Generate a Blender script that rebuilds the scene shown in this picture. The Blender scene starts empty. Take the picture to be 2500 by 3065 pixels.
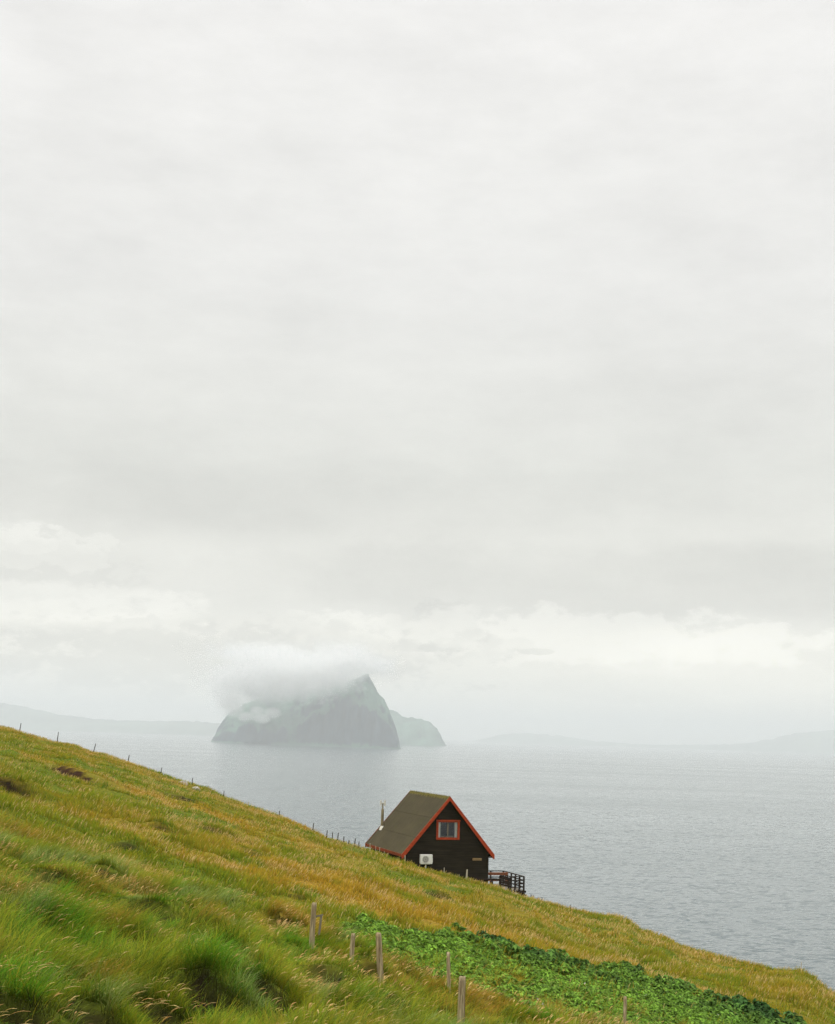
import bpy, math, random
import numpy as np
from mathutils import Vector, Matrix
R = math.radians
rng = np.random.default_rng(7)
random.seed(7)
scene = bpy.context.scene
COL = scene.collection

# ------------------------------------------------------------------ camera
F = 4210.0                      # focal length in photo pixels (2500 wide)
CAMZ = 82.0                     # metres above the sea
ROLL = math.atan(0.031)
PITCH = math.atan(672.0 * math.cos(ROLL) / F)
f_ = np.array([0, math.cos(PITCH), math.sin(PITCH)])
r0 = np.array([1.0, 0, 0]); u0 = np.array([0, -math.sin(PITCH), math.cos(PITCH)])
rt = math.cos(ROLL) * r0 + math.sin(ROLL) * u0
up = math.cos(ROLL) * u0 - math.sin(ROLL) * r0

def ray(u, v):
    """photo pixel -> direction scaled so that y = 1"""
    d = f_ + rt * ((u - 1250.0) / F) + up * ((1532.5 - v) / F)
    return d / d[1]

cam_data = bpy.data.cameras.new("camera")
cam = bpy.data.objects.new("camera", cam_data)
COL.objects.link(cam)
m = Matrix(((rt[0], up[0], -f_[0], 0), (rt[1], up[1], -f_[1], 0), (rt[2], up[2], -f_[2], CAMZ), (0, 0, 0, 1)))
cam.matrix_world = m
cam_data.sensor_fit = 'HORIZONTAL'
cam_data.sensor_width = 36.0
cam_data.lens = F / 2500 * 36.0
cam_data.clip_start = 0.5
cam_data.clip_end = 200000
scene.camera = cam

# ------------------------------------------------------------------ tags
def tag(o, label=None, cat=None, group=None, kind=None):
    if label: o['label'] = label
    if cat: o['category'] = cat
    if group: o['group'] = group
    if kind: o['kind'] = kind
    return o

def link(o, parent=None):
    COL.objects.link(o)
    if parent: o.parent = parent
    return o

def empty(name, loc=(0, 0, 0), rz=0.0):
    o = bpy.data.objects.new(name, None)
    o.location = loc; o.rotation_euler = (0, 0, rz); o.empty_display_size = 0.3
    return link(o)

# ------------------------------------------------------------------ materials
def new_mat(name):
    mt = bpy.data.materials.new(name); mt.use_nodes = True
    nt = mt.node_tree
    for n in list(nt.nodes): nt.nodes.remove(n)
    out = nt.nodes.new('ShaderNodeOutputMaterial')
    return mt, nt, out

def N(nt, typ, **kw):
    n = nt.nodes.new(typ)
    for k, v in kw.items():
        if k == 'inp':
            for a, b in v.items(): n.inputs[a].default_value = b
        else: setattr(n, k, v)
    return n

def ramp(nt, fac, stops, interp='LINEAR'):
    n = nt.nodes.new('ShaderNodeValToRGB')
    cr = n.color_ramp; cr.interpolation = interp
    while len(cr.elements) < len(stops): cr.elements.new(0.5)
    for e, (p, c) in zip(cr.elements, stops):
        e.position = p; e.color = (*c, 1) if len(c) == 3 else c
    nt.links.new(fac, n.inputs[0]); return n.outputs[0]

def math_n(nt, op, a, b=None, c=None, clamp=False):
    n = nt.nodes.new('ShaderNodeMath'); n.operation = op; n.use_clamp = clamp
    for i, x in enumerate((a, b, c)):
        if x is None: continue
        if isinstance(x, (int, float)): n.inputs[i].default_value = x
        else: nt.links.new(x, n.inputs[i])
    return n.outputs[0]

def mixc(nt, fac, a, b, blend='MIX'):
    n = nt.nodes.new('ShaderNodeMix'); n.data_type = 'RGBA'; n.blend_type = blend
    for s, x in ((n.inputs['Factor'], fac), (n.inputs['A'], a), (n.inputs['B'], b)):
        pass
    for idx, x in ((0, fac), (6, a), (7, b)):
        s = n.inputs[idx]
        if isinstance(x, (int, float)): s.default_value = x
        elif isinstance(x, tuple): s.default_value = (*x, 1)
        else: nt.links.new(x, s)
    return n.outputs[2]

def noise(nt, vec, scale, detail=4, rough=0.55, dist=0.0):
    n = N(nt, 'ShaderNodeTexNoise', inp={'Scale': scale, 'Detail': detail, 'Roughness': rough, 'Distortion': dist})
    if vec is not None: nt.links.new(vec, n.inputs['Vector'])
    return n.outputs['Fac']

def mapping(nt, vec, scale=(1, 1, 1), loc=(0, 0, 0), rot=(0, 0, 0)):
    n = N(nt, 'ShaderNodeMapping'); n.inputs['Scale'].default_value = scale
    n.inputs['Location'].default_value = loc; n.inputs['Rotation'].default_value = rot
    nt.links.new(vec, n.inputs['Vector']); return n.outputs[0]

def simple_mat(name, col, rough=0.7, var=0.25, scale=6.0, spec=0.3, stretch=(1, 1, 1), bump=0.0, metal=0.0, second=None):
    mt, nt, out = new_mat(name)
    tc = N(nt, 'ShaderNodeTexCoord')
    v = mapping(nt, tc.outputs['Object'], stretch)
    nz = noise(nt, v, scale, 6, 0.65)
    dark = tuple(c * (1 - var) for c in col); lite = second or tuple(min(1, c * (1 + var)) for c in col)
    c = ramp(nt, nz, [(0.3, dark), (0.7, lite)])
    p = N(nt, 'ShaderNodeBsdfPrincipled', inp={'Roughness': rough, 'Specular IOR Level': spec, 'Metallic': metal})
    nt.links.new(c, p.inputs['Base Color'])
    if bump:
        b = N(nt, 'ShaderNodeBump', inp={'Strength': bump, 'Distance': 0.01})
        nt.links.new(nz, b.inputs['Height']); nt.links.new(b.outputs[0], p.inputs['Normal'])
    nt.links.new(p.outputs[0], out.inputs[0])
    return mt

M = {}
M['black_wood'] = simple_mat('tarred_boards', (0.010, 0.007, 0.004), 0.75, 0.5, 2.2, 0.12, (0.35, 0.35, 7), 0.3, second=(0.034, 0.027, 0.014))
M['red_paint'] = simple_mat('red_paint', (0.33, 0.040, 0.006), 0.6, 0.28, 5, 0.3)
M['dark_red'] = simple_mat('weathered_red_paint', (0.19, 0.036, 0.009), 0.7, 0.35, 5, 0.2)
M['white_paint'] = simple_mat('white_enamel', (0.72, 0.71, 0.66), 0.4, 0.08, 6, 0.4)
M['grey_plastic'] = simple_mat('fan_grille', (0.22, 0.21, 0.18), 0.5, 0.2, 9, 0.3)
M['steel'] = simple_mat('galvanised_steel', (0.26, 0.22, 0.13), 0.45, 0.4, 4, 0.5, metal=0.5)
M['lead'] = simple_mat('pale_flashing', (0.62, 0.60, 0.52), 0.5, 0.15, 10, 0.4)
M['dark_wood'] = simple_mat('dark_deck_timber', (0.022, 0.014, 0.009), 0.75, 0.4, 7, 0.2)
M['brown_wood'] = simple_mat('reddish_brown_timber', (0.20, 0.075, 0.035), 0.7, 0.3, 7, 0.2)
M['grey_wood'] = simple_mat('silvered_timber', (0.22, 0.19, 0.14), 0.8, 0.3, 7, 0.2)
M['plaque'] = simple_mat('pale_wood_plaque', (0.30, 0.20, 0.09), 0.7, 0.2, 9, 0.2)
M['letter'] = simple_mat('plaque_lettering', (0.06, 0.04, 0.02), 0.7, 0.2, 9, 0.2)
M['curtain'] = simple_mat('white_curtain', (0.80, 0.82, 0.80), 0.8, 0.06, 8, 0.1)
M['interior'] = simple_mat('dim_interior', (0.035, 0.036, 0.045), 0.9, 0.3, 2, 0.1)
M['soil'] = simple_mat('peaty_soil', (0.05, 0.028, 0.015), 0.95, 0.45, 9, 0.1, bump=0.6)
M['petal'] = simple_mat('white_petals', (0.66, 0.60, 0.56), 0.6, 0.06, 20, 0.2)
M['thin_post'] = simple_mat('dark_thin_post_wood', (0.045, 0.036, 0.025), 0.85, 0.4, 14, 0.2, (3, 3, 0.5))
M['pale_post'] = simple_mat('bleached_thin_post_wood', (0.42, 0.38, 0.30), 0.85, 0.3, 14, 0.2, (3, 3, 0.5))

def post_mat():
    mt, nt, out = new_mat('weathered_post_wood')
    tc = N(nt, 'ShaderNodeTexCoord')
    v = mapping(nt, tc.outputs['Object'], (30, 30, 2.2))
    g = noise(nt, v, 1.0, 8, 0.7, 0.6)
    v2 = mapping(nt, tc.outputs['Object'], (9, 9, 3))
    p2 = noise(nt, v2, 1.0, 4, 0.6)
    c = ramp(nt, g, [(0.30, (0.045, 0.032, 0.017)), (0.46, (0.27, 0.205, 0.115)), (0.70, (0.55, 0.46, 0.29))])
    c = mixc(nt, math_n(nt, 'MULTIPLY', ramp(nt, p2, [(0.5, (0, 0, 0)), (0.75, (1, 1, 1))]), 0.35), c, (0.26, 0.12, 0.035))
    v3 = mapping(nt, tc.outputs['Object'], (60, 60, 50))
    c = mixc(nt, ramp(nt, noise(nt, v3, 1.0, 3, 0.6), [(0.60, (0, 0, 0)), (0.72, (0.5, 0.5, 0.5))]), c, (0.35, 0.36, 0.27))
    p = N(nt, 'ShaderNodeBsdfPrincipled', inp={'Roughness': 0.85, 'Specular IOR Level': 0.2})
    b = N(nt, 'ShaderNodeBump', inp={'Strength': 0.8, 'Distance': 0.012})
    nt.links.new(g, b.inputs['Height']); nt.links.new(b.outputs[0], p.inputs['Normal'])
    nt.links.new(c, p.inputs['Base Color']); nt.links.new(p.outputs[0], out.inputs[0])
    return mt
M['post'] = post_mat()

def glass_mat():
    mt, nt, out = new_mat('window_glass')
    gl = N(nt, 'ShaderNodeBsdfGlossy', inp={'Roughness': 0.03, 'Color': (0.9, 0.95, 1, 1)})
    tr = N(nt, 'ShaderNodeBsdfTransparent')
    fr = N(nt, 'ShaderNodeFresnel', inp={'IOR': 1.45})
    mx = N(nt, 'ShaderNodeMixShader')
    nt.links.new(fr.outputs[0], mx.inputs[0]); nt.links.new(tr.outputs[0], mx.inputs[1]); nt.links.new(gl.outputs[0], mx.inputs[2])
    nt.links.new(mx.outputs[0], out.inputs[0]); return mt
M['glass'] = glass_mat()

def roof_mat():
    mt, nt, out = new_mat('roofing_felt')
    tc = N(nt, 'ShaderNodeTexCoord'); o = tc.outputs['Object']
    fine = noise(nt, o, 45, 3, 0.7)
    big = noise(nt, mapping(nt, o, (1, 0.4, 1)), 1.1, 5, 0.6)
    c = ramp(nt, big, [(0.3, (0.036, 0.031, 0.014)), (0.7, (0.072, 0.060, 0.028))])
    c = mixc(nt, 0.35, c, ramp(nt, fine, [(0.35, (0.025, 0.018, 0.01)), (0.65, (0.15, 0.12, 0.07))]))
    c = mixc(nt, math_n(nt, 'MULTIPLY', ramp(nt, noise(nt, mapping(nt, o, (0.5, 3.2, 0.5)), 1.6, 6, 0.7), [(0.42, (0, 0, 0)), (0.66, (1, 1, 1))]), 0.45), c, (0.030, 0.026, 0.014))
    moss = noise(nt, mapping(nt, o, (1, 1, 1), (3, 1, 7)), 1.9, 7, 0.72)
    c = mixc(nt, ramp(nt, moss, [(0.55, (0, 0, 0)), (0.70, (0.65, 0.65, 0.65))]), c, (0.075, 0.075, 0.018))
    p = N(nt, 'ShaderNodeBsdfPrincipled', inp={'Roughness': 0.9, 'Specular IOR Level': 0.15})
    b = N(nt, 'ShaderNodeBump', inp={'Strength': 0.4, 'Distance': 0.02})
    nt.links.new(fine, b.inputs['Height']); nt.links.new(b.outputs[0], p.inputs['Normal'])
    nt.links.new(c, p.inputs['Base Color']); nt.links.new(p.outputs[0], out.inputs[0]); return mt
M['roof'] = roof_mat()

def blade_mat(name, trans=0.35, rough=0.65, spec=0.08):
    mt, nt, out = new_mat(name)
    a = N(nt, 'ShaderNodeAttribute', attribute_name='tint')
    p = N(nt, 'ShaderNodeBsdfPrincipled', inp={'Roughness': rough, 'Specular IOR Level': spec})
    t = N(nt, 'ShaderNodeBsdfTranslucent')
    mx = N(nt, 'ShaderNodeMixShader', inp={0: trans})
    nt.links.new(a.outputs['Color'], p.inputs['Base Color']); nt.links.new(a.outputs['Color'], t.inputs['Color'])
    nt.links.new(p.outputs[0], mx.inputs[1]); nt.links.new(t.outputs[0], mx.inputs[2])
    nt.links.new(mx.outputs[0], out.inputs[0]); return mt
M['blade'] = blade_mat('grass_blades')
M['leaf'] = blade_mat('broad_leaves', 0.3, 0.6, 0.1)

def ground_mat():
    mt, nt, out = new_mat('turf')
    a = N(nt, 'ShaderNodeAttribute', attribute_name='tint')
    g = N(nt, 'ShaderNodeNewGeometry')
    n1 = noise(nt, g.outputs['Position'], 6.0, 6, 0.7)
    c = mixc(nt, 1.0, a.outputs['Color'], ramp(nt, n1, [(0.3, (0.35, 0.35, 0.35)), (0.7, (1.1, 1.1, 1.1))]), 'MULTIPLY')
    p = N(nt, 'ShaderNodeBsdfPrincipled', inp={'Roughness': 0.95, 'Specular IOR Level': 0.1})
    b = N(nt, 'ShaderNodeBump', inp={'Strength': 0.8, 'Distance': 0.08})
    nt.links.new(n1, b.inputs['Height']); nt.links.new(b.outputs[0], p.inputs['Normal'])
    nt.links.new(c, p.inputs['Base Color']); nt.links.new(p.outputs[0], out.inputs[0]); return mt
M['turf'] = ground_mat()

def rock_mat(name, a, b, sc):
    mt, nt, out = new_mat(name)
    tc = N(nt, 'ShaderNodeTexCoord')
    n1 = noise(nt, tc.outputs['Object'], sc, 8, 0.7)
    c = ramp(nt, n1, [(0.35, a), (0.6, b)])
    p = N(nt, 'ShaderNodeBsdfPrincipled', inp={'Roughness': 0.9, 'Specular IOR Level': 0.2})
    bp = N(nt, 'ShaderNodeBump', inp={'Strength': 0.9, 'Distance': 0.05})
    nt.links.new(n1, bp.inputs['Height']); nt.links.new(bp.outputs[0], p.inputs['Normal'])
    nt.links.new(c, p.inputs['Base Color']); nt.links.new(p.outputs[0], out.inputs[0]); return mt
M['rock'] = rock_mat('lichened_rock', (0.12, 0.10, 0.075), (0.50, 0.46, 0.38), 5)

def far_mat(name, rock, green, sc=0.004):
    mt, nt, out = new_mat(name)
    g = N(nt, 'ShaderNodeNewGeometry')
    sx = N(nt, 'ShaderNodeSeparateXYZ'); nt.links.new(g.outputs['Normal'], sx.inputs[0])
    n1 = noise(nt, g.outputs['Position'], sc, 7, 0.6)
    n2 = noise(nt, mapping(nt, g.outputs['Position'], (1, 1, 0.2)), sc * 6, 6, 0.65)
    rk = ramp(nt, n2, [(0.35, tuple(c * 0.5 for c in rock)), (0.65, tuple(c * 1.5 for c in rock))])
    gr = ramp(nt, n1, [(0.35, tuple(c * 0.6 for c in green)), (0.65, tuple(c * 1.5 for c in green))])
    f = math_n(nt, 'ADD', sx.outputs[2], math_n(nt, 'MULTIPLY', math_n(nt, 'SUBTRACT', n1, 0.5), 0.6))
    f = ramp(nt, f, [(0.42, (0, 0, 0)), (0.60, (1, 1, 1))])
    c = mixc(nt, f, rk, gr)
    p = N(nt, 'ShaderNodeBsdfDiffuse'); nt.links.new(c, p.inputs['Color'])
    nt.links.new(p.outputs[0], out.inputs[0]); return mt
M['island'] = far_mat('island_turf_and_cliff', (0.024, 0.042, 0.058), (0.066, 0.132, 0.095))
M['far'] = far_mat('far_hillside', (0.11, 0.13, 0.13), (0.11, 0.15, 0.11), 0.001)

# ------------------------------------------------------------------ numeric noise
def _hash(ix, iy, seed):
    h = (ix.astype(np.int64) * 374761393 + iy.astype(np.int64) * 668265263 + seed * 974711) & 0x7fffffff
    h = (h ^ (h >> 13)) * 1274126177 & 0x7fffffff
    return ((h ^ (h >> 16)) & 0xffff) / 65535.0
def vnoise(x, y, seed=0):
    x = np.asarray(x, float); y = np.asarray(y, float)
    ix = np.floor(x); iy = np.floor(y); fx = x - ix; fy = y - iy
    fx = fx * fx * fx * (fx * (fx * 6 - 15) + 10); fy = fy * fy * fy * (fy * (fy * 6 - 15) + 10)
    a = _hash(ix, iy, seed); b = _hash(ix + 1, iy, seed); c = _hash(ix, iy + 1, seed); d = _hash(ix + 1, iy + 1, seed)
    return (a * (1 - fx) + b * fx) * (1 - fy) + (c * (1 - fx) + d * fx) * fy
def fbm(x, y, seed=0, oct=4, gain=0.5):
    s = 0; a = 1; t = 0
    for i in range(oct):
        s = s + a * vnoise(x * 2 ** i + 13.7 * i, y * 2 ** i - 7.3 * i, seed + i); t += a; a *= gain
    return s / t                          # 0..1, mean .5
def sstep(a, b, x):
    t = np.clip((x - a) / (b - a), 0, 1); return t * t * (3 - 2 * t)

# ------------------------------------------------------------------ terrain
SIL = [(-150, 2128), (0, 2173), (36, 2180), (83, 2196), (130, 2209), (171, 2221), (231, 2231), (275, 2249), (311, 2256), (384, 2281), (482, 2314),
       (544, 2336), (575, 2344), (622, 2357), (669, 2380), (741, 2406), (835, 2440), (885, 2461), (936, 2483), (978, 2503), (1011, 2513),
       (1045, 2522), (1091, 2538), (1144, 2554), (1212, 2577), (1292, 2601), (1375, 2626), (1430, 2638), (1492, 2654), (1541, 2672),
       (1572, 2681), (1600, 2687), (1650, 2702), (1704, 2717), (1771, 2732), (1833, 2736), (1880, 2750), (1921, 2779), (1963, 2791),
       (1989, 2800), (2035, 2823), (2098, 2844), (2170, 2864), (2222, 2875), (2300, 2893), (2398, 2901), (2440, 2924), (2471, 2952),
       (2500, 2968), (2700, 3030)]
sil_t = np.array([ray(u, v)[0] for u, v in SIL]); sil_s = np.array([ray(u, v)[2] for u, v in SIL])
DS = [(-150, 148), (0, 146), (400, 140), (800, 122), (1050, 104), (1200, 100), (1500, 101), (1700, 106), (1880, 104), (2100, 90), (2500, 77), (2700, 74)]
ds_t = np.array([ray(u, 2400)[0] for u, v in DS]); ds_d = np.array([v for u, v in DS], float)
def plane(x, y): return -3.8 - 0.25 * x - 0.052 * y
GRASS_H = 0.13
def crest(t):
    """distance of the crest and its height relative to the camera for an azimuth tangent t"""
    D = np.interp(t, ds_t, ds_d); s = np.interp(t, sil_t, sil_s)
    k = 0.004
    D = sum(np.interp(t + o, ds_t, ds_d) for o in (-0.02, -0.01, 0, 0.01, 0.02)) / 5
    z_in = s * D - GRASS_H
    corr = z_in - plane(t * D, D)
    tc = np.clip(t, sil_t[0], sil_t[-1])
    Dc = sum(np.interp(tc + o, ds_t, ds_d) for o in (-0.02, -0.01, 0, 0.01, 0.02)) / 5
    corr_c = np.interp(tc, sil_t, sil_s) * Dc - GRASS_H - plane(tc * Dc, Dc)
    return D, plane(t * D, D) + corr_c, corr_c
def base_h(x, y):
    x = np.asarray(x, float); y = np.asarray(y, float)
    t = np.clip(x / np.maximum(y, 10.0), -2.2, 3.0)
    D, zc, corr = crest(t)
    w = sstep(0, 1, (y - 35) / (D - 35))
    z = plane(x, y) + corr * w
    d = np.maximum(y - D, 0)
    zb = zc * (1 + np.minimum(d, 40) / D * 1.0) - 0.02 * d - 0.0042 * d * d
    return np.where(y > D, np.minimum(zb, z + 1e-6 + zc * 0), z)
HOLL = []      # (x, y, rx, ry, depth)
def ground_hit(u, v):
    d = ray(u, v); y = 6.0; 
    ys = np.linspace(6, 170, 3300); z = base_h(d[0] * ys, ys); below = d[2] * ys < z
    i = int(np.argmax(below)) if below.any() else len(ys) - 1
    return d[0] * ys[i], ys[i], z[i]
BANKS = []     # (x, y, half width, height): little turf banks with a dark face towards the viewer
for (u, v, rx, dep) in [(600, 3025, 0.85, 0.60), (490, 3045, .6, .35), (1000, 2950, 0.7, 0.55), (1105, 2935, .35, .55), (1090, 2880, .3, .3), (445, 2775, 0.75, 0.33), (600, 2905, 0.6, 0.25),
                        (670, 2895, .5, .3), (60, 3060, .8, .45), (160, 2665, 0.7, 0.25), (30, 2370, 1.1, 0.65), (385, 2555, 0.7, 0.36), (860, 2775, .6, .3), (280, 3075, .6, .35), (560, 2400, 1.6, .35),
                        (480, 2500, .8, .3), (640, 2500, 1.0, .3), (745, 2560, .9, .3), (1240, 2620, 1.3, .35), (900, 2700, .7, .3), (1310, 2690, 1.0, .35), (1430, 2750, .9, .25), (300, 2640, .5, .35), (720, 2960, .5, .35), (1180, 3020, .5, .35), (800, 3040, .6, .4)]:
    hx, hy, hz = ground_hit(u, v); BANKS.append((hx, hy, rx, dep))
def bank_field(x, y):
    z = 0 * x; face = 0 * x; front = 0 * x; lip = 0 * x
    for hx, hy, rx, dep in BANKS:
        m_ = (np.abs(x - hx) < rx * 2.6) & (np.abs(y - hy) < 6)
        if not m_.any(): continue
        xx = x[m_]; q_ = y[m_] - hy + 0.5 * (fbm(xx / 0.7 + hx, y[m_] / 0.9, 8, 2) - .5) + 0.12 * (xx - hx) ** 2 / rx ** 2
        k = np.exp(-((xx - hx) / rx) ** 2)
        prof = np.where(q_ < 0.12, -0.35 * np.exp(-(np.minimum(q_ - .12, 0) / 1.6) ** 2), 0.65 * np.exp(-(np.maximum(q_ - .35, 0) / 1.9) ** 2))
        mid = (q_ >= -0.05) & (q_ < 0.35); tt = np.clip((q_ + 0.05) / 0.4, 0, 1); prof = np.where(mid, -0.35 + 1.0 * tt * tt * (3 - 2 * tt), prof)
        z[m_] += dep * k * prof
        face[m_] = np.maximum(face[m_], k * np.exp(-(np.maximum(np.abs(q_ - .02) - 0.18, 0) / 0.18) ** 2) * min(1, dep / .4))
        front[m_] = np.maximum(front[m_], k * sstep(-2.4, -1.2, q_) * (q_ < 0.1)); lip[m_] = np.maximum(lip[m_], k * np.exp(-((q_ - .42) / .22) ** 2))
    return z, face, front, lip
def bumps(x, y):
    t = x / np.maximum(y, 10.0); D, zc, c = crest(np.clip(t, -2, 3))
    edge = np.clip((D - y) / 18, 0.12, 1)                     # keep the skyline as traced
    b = 0.60 * (fbm(x / 8, y / 9, 3, 3) - 0.5) + 0.42 * (fbm(x / 2.4, y / 4.0, 9, 3) - 0.5)
    b = b * edge
    near = 1 - sstep(28, 55, y)
    b = b + near * (0.46 * (fbm(x / 0.9 + 4, y / 1.2, 21, 2) - 0.5) + 0.3 * (fbm(x / 2.3, y / 2.8, 25, 2) - 0.5))
    mid = sstep(30, 55, y) * edge
    b = b + mid * 0.26 * np.maximum(fbm(x / 1.7, y / 1.7, 31, 2) - 0.56, 0) * 3
    b = b + bank_field(np.atleast_1d(x).astype(float), np.atleast_1d(y).astype(float))[0]
    return b
BKA = ground_hit(118, 2300); BKB = ground_hit(285, 2352)
_bl = math.hypot(BKB[0] - BKA[0], BKB[1] - BKA[1]); _bd = ((BKB[0] - BKA[0]) / _bl, (BKB[1] - BKA[1]) / _bl)
def bank_pq(x, y):
    dx, dy = x - BKA[0], y - BKA[1]
    return (dx * _bd[0] + dy * _bd[1]) / _bl, -dx * _bd[1] + dy * _bd[0]
def bank(x, y):
    p, q_ = bank_pq(x, y); q_ = q_ + 0.5 * (fbm(x / 1.5, y / 1.5, 8, 2) - .5)
    return np.clip(np.sin(np.pi * np.clip(p, 0, 1)), 0, 1) ** 0.6 * (0.50 * sstep(-0.2, 0.35, q_) * (1 - sstep(1, 7, q_)) - 0.12 * np.exp(-((q_ + .5) / .6) ** 2))
def h(x, y): return bank(x, y) + CAMZ + base_h(x, y) + bumps(x, y)

def ochre(x, y):
    """0 = green, 1 = ochre/rust: where the dry seeding grass grows"""
    n = fbm(x / 8, y / 11, 51, 3) * 0.45 + fbm(x / 2.6 + 9, y / 4.5, 57, 3) * 0.35 + fbm(x / 0.9, y / 1.8, 63, 3) * 0.20
    lush = sstep(0.60, 0.72, fbm(x / 1.7 + 31, y / 4.2, 67, 3))
    base = 0.12 + 0.24 * sstep(22, 46, y + 0.55 * x) + 0.12 * sstep(85, 120, y)
    return np.clip(base + (n - 0.5) * 2.3 - 0.8 * lush, 0, 1)
def pal(o, r1, r2):
    """grass colour from ochre value and two uniform randoms"""
    g1 = np.array([0.090, 0.220, 0.010]); g2 = np.array([0.360, 0.385, 0.022]); s = np.array([0.66, 0.47, 0.055]); ru = np.array([0.50, 0.265, 0.022])
    o = o[..., None]; r1 = r1[..., None]; r2 = r2[..., None]
    green = g1 * (1 - r1) + g2 * r1
    dry = s * (1 - r2) + ru * r2
    w = np.clip(o * 1.2 + (r2 - 0.5) * 0.9, 0, 1)
    return green * (1 - w) + dry * w

def near_variety(c, x, y, r):
    fr = sstep(0.54, 0.66, fbm(x / 1.0 + 3, y / 2.2, 111, 3))[:, None] * (r < 0.8)[:, None]
    si = sstep(0.56, 0.68, fbm(x / 0.8 + 9, y / 1.9 + 5, 117, 3))[:, None] * (r > 0.35)[:, None]
    rs = sstep(0.53, 0.66, fbm(x / 1.4 + 19, y / 2.4 + 5, 121, 3))[:, None] * (r > 0.45)[:, None]
    c = c * (1 - fr * .85) + np.array([0.095, 0.32, 0.014]) * fr * .85
    c = c * (1 - si * .7) + np.array([0.33, 0.42, 0.15]) * si * .7
    return c * (1 - rs * .7) + np.array([0.48, 0.22, 0.045]) * rs * .7

def thatch_shade(c, x, y, hol, r):
    # dead matted grass, darkened to paint shade into hollows and bank faces
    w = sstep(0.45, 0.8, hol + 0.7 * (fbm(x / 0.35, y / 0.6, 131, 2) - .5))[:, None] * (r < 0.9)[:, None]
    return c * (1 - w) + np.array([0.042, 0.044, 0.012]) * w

def fast_mesh(name, co, quads, mat, tint=None, parent=None, smooth=True):
    me = bpy.data.meshes.new(name)
    nv = len(co); nf = len(quads); k = quads.shape[1]
    me.vertices.add(nv); me.loops.add(nf * k); me.polygons.add(nf)
    me.vertices.foreach_set('co', np.ascontiguousarray(co, dtype=np.float32).ravel())
    me.loops.foreach_set('vertex_index', np.ascontiguousarray(quads, dtype=np.int32).ravel())
    me.polygons.foreach_set('loop_start', np.arange(0, nf * k, k, dtype=np.int32))
    if smooth: me.polygons.foreach_set('use_smooth', np.ones(nf, dtype=bool))
    me.update(calc_edges=True)
    if tint is not None:
        at = me.attributes.new('tint', 'FLOAT_COLOR', 'POINT')
        c = np.ones((nv, 4), np.float32); c[:, :3] = tint
        at.data.foreach_set('color', c.ravel())
    me.materials.append(mat)
    o = bpy.data.objects.new(name, me); link(o, parent); return o

def axis(segs):
    out = []
    for a, b, st in segs: out.append(np.arange(a, b, st))
    out.append([segs[-1][1]]); return np.concatenate(out)
gx = axis([(-420, -120, 12), (-120, -60, 2), (-60, -42, 0.8), (-42, 40, 0.28), (40, 70, 1.5), (70, 420, 12)])
gy = axis([(-60, 8, 3), (8, 12, 0.5), (12, 60, 0.25), (60, 150, 0.42), (150, 200, 3), (200, 420, 12)])
X, Y = np.meshgrid(gx, gy, indexing='xy')
Z = np.maximum(h(X, Y), -4.0)
nx, ny = len(gx), len(gy)
idx = np.arange(nx * ny).reshape(ny, nx)
q = np.stack([idx[:-1, :-1], idx[:-1, 1:], idx[1:, 1:], idx[1:, :-1]], -1).reshape(-1, 4)
oc = ochre(X, Y)
tint = pal(oc, np.full_like(oc, .35), np.full_like(oc, .6)) * 0.62
# bare peat where the bank has slipped
px_, py_, pz_ = ground_hit(232, 2337)
def peat(x, y):
    p, q_ = bank_pq(x, y); q_ = q_ + 0.5 * (fbm(x / 1.5, y / 1.5, 8, 2) - .5)
    return np.exp(-((p - 0.55) / 0.42) ** 4) * np.exp(-((q_ - 0.0) / 0.5) ** 2)
pw = sstep(0.35, 0.7, peat(X, Y))[..., None]
tint = tint * (1 - pw) + np.array([0.045, 0.02, 0.009]) * pw
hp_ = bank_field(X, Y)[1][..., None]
tint = tint * (1 - hp_) + np.array([0.022, 0.013, 0.006]) * hp_  # dark peat on the bank faces, also standing for their shade
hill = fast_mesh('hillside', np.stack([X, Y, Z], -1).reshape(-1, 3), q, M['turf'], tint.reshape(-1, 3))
tag(hill, kind='structure')

# ------------------------------------------------------------------ potato patch outline in ground coordinates
PTOP = [(985, 2762), (1060, 2752), (1130, 2765), (1200, 2785), (1300, 2806), (1400, 2812), (1480, 2822), (1530, 2850), (1610, 2874), (1690, 2886), (1760, 2898), (1840, 2912), (1900, 2916), (1950, 2958), (2050, 2975), (2130, 2995), (2200, 3006), (2300, 3040), (2400, 3080), (2440, 3110)]
PBOT = [(2000, 3150), (1850, 3080), (1760, 3055), (1650, 3020), (1550, 3010), (1450, 2995), (1380, 2975), (1290, 2930), (1200, 2880), (1120, 2835), (1040, 2800)]
poly = [ground_hit(u, v + 9)[:2] for u, v in PTOP] + [ground_hit(u, v)[:2] for u, v in PBOT]
def in_poly(x, y):
    x = x + 1.9 * (fbm(x / 1.1, y / 2.0, 41, 4) - .5); y = y + 3.6 * (fbm(x / 1.3 + 7, y / 2.2, 43, 3) - .5)
    inside = np.zeros(x.shape, bool); n = len(poly)
    for i in range(n):
        x1, y1 = poly[i]; x2, y2 = poly[(i + 1) % n]
        c = ((y1 > y) != (y2 > y)) & (x < (x2 - x1) * (y - y1) / (y2 - y1 + 1e-9) + x1)
        inside ^= c
    return inside

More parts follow.
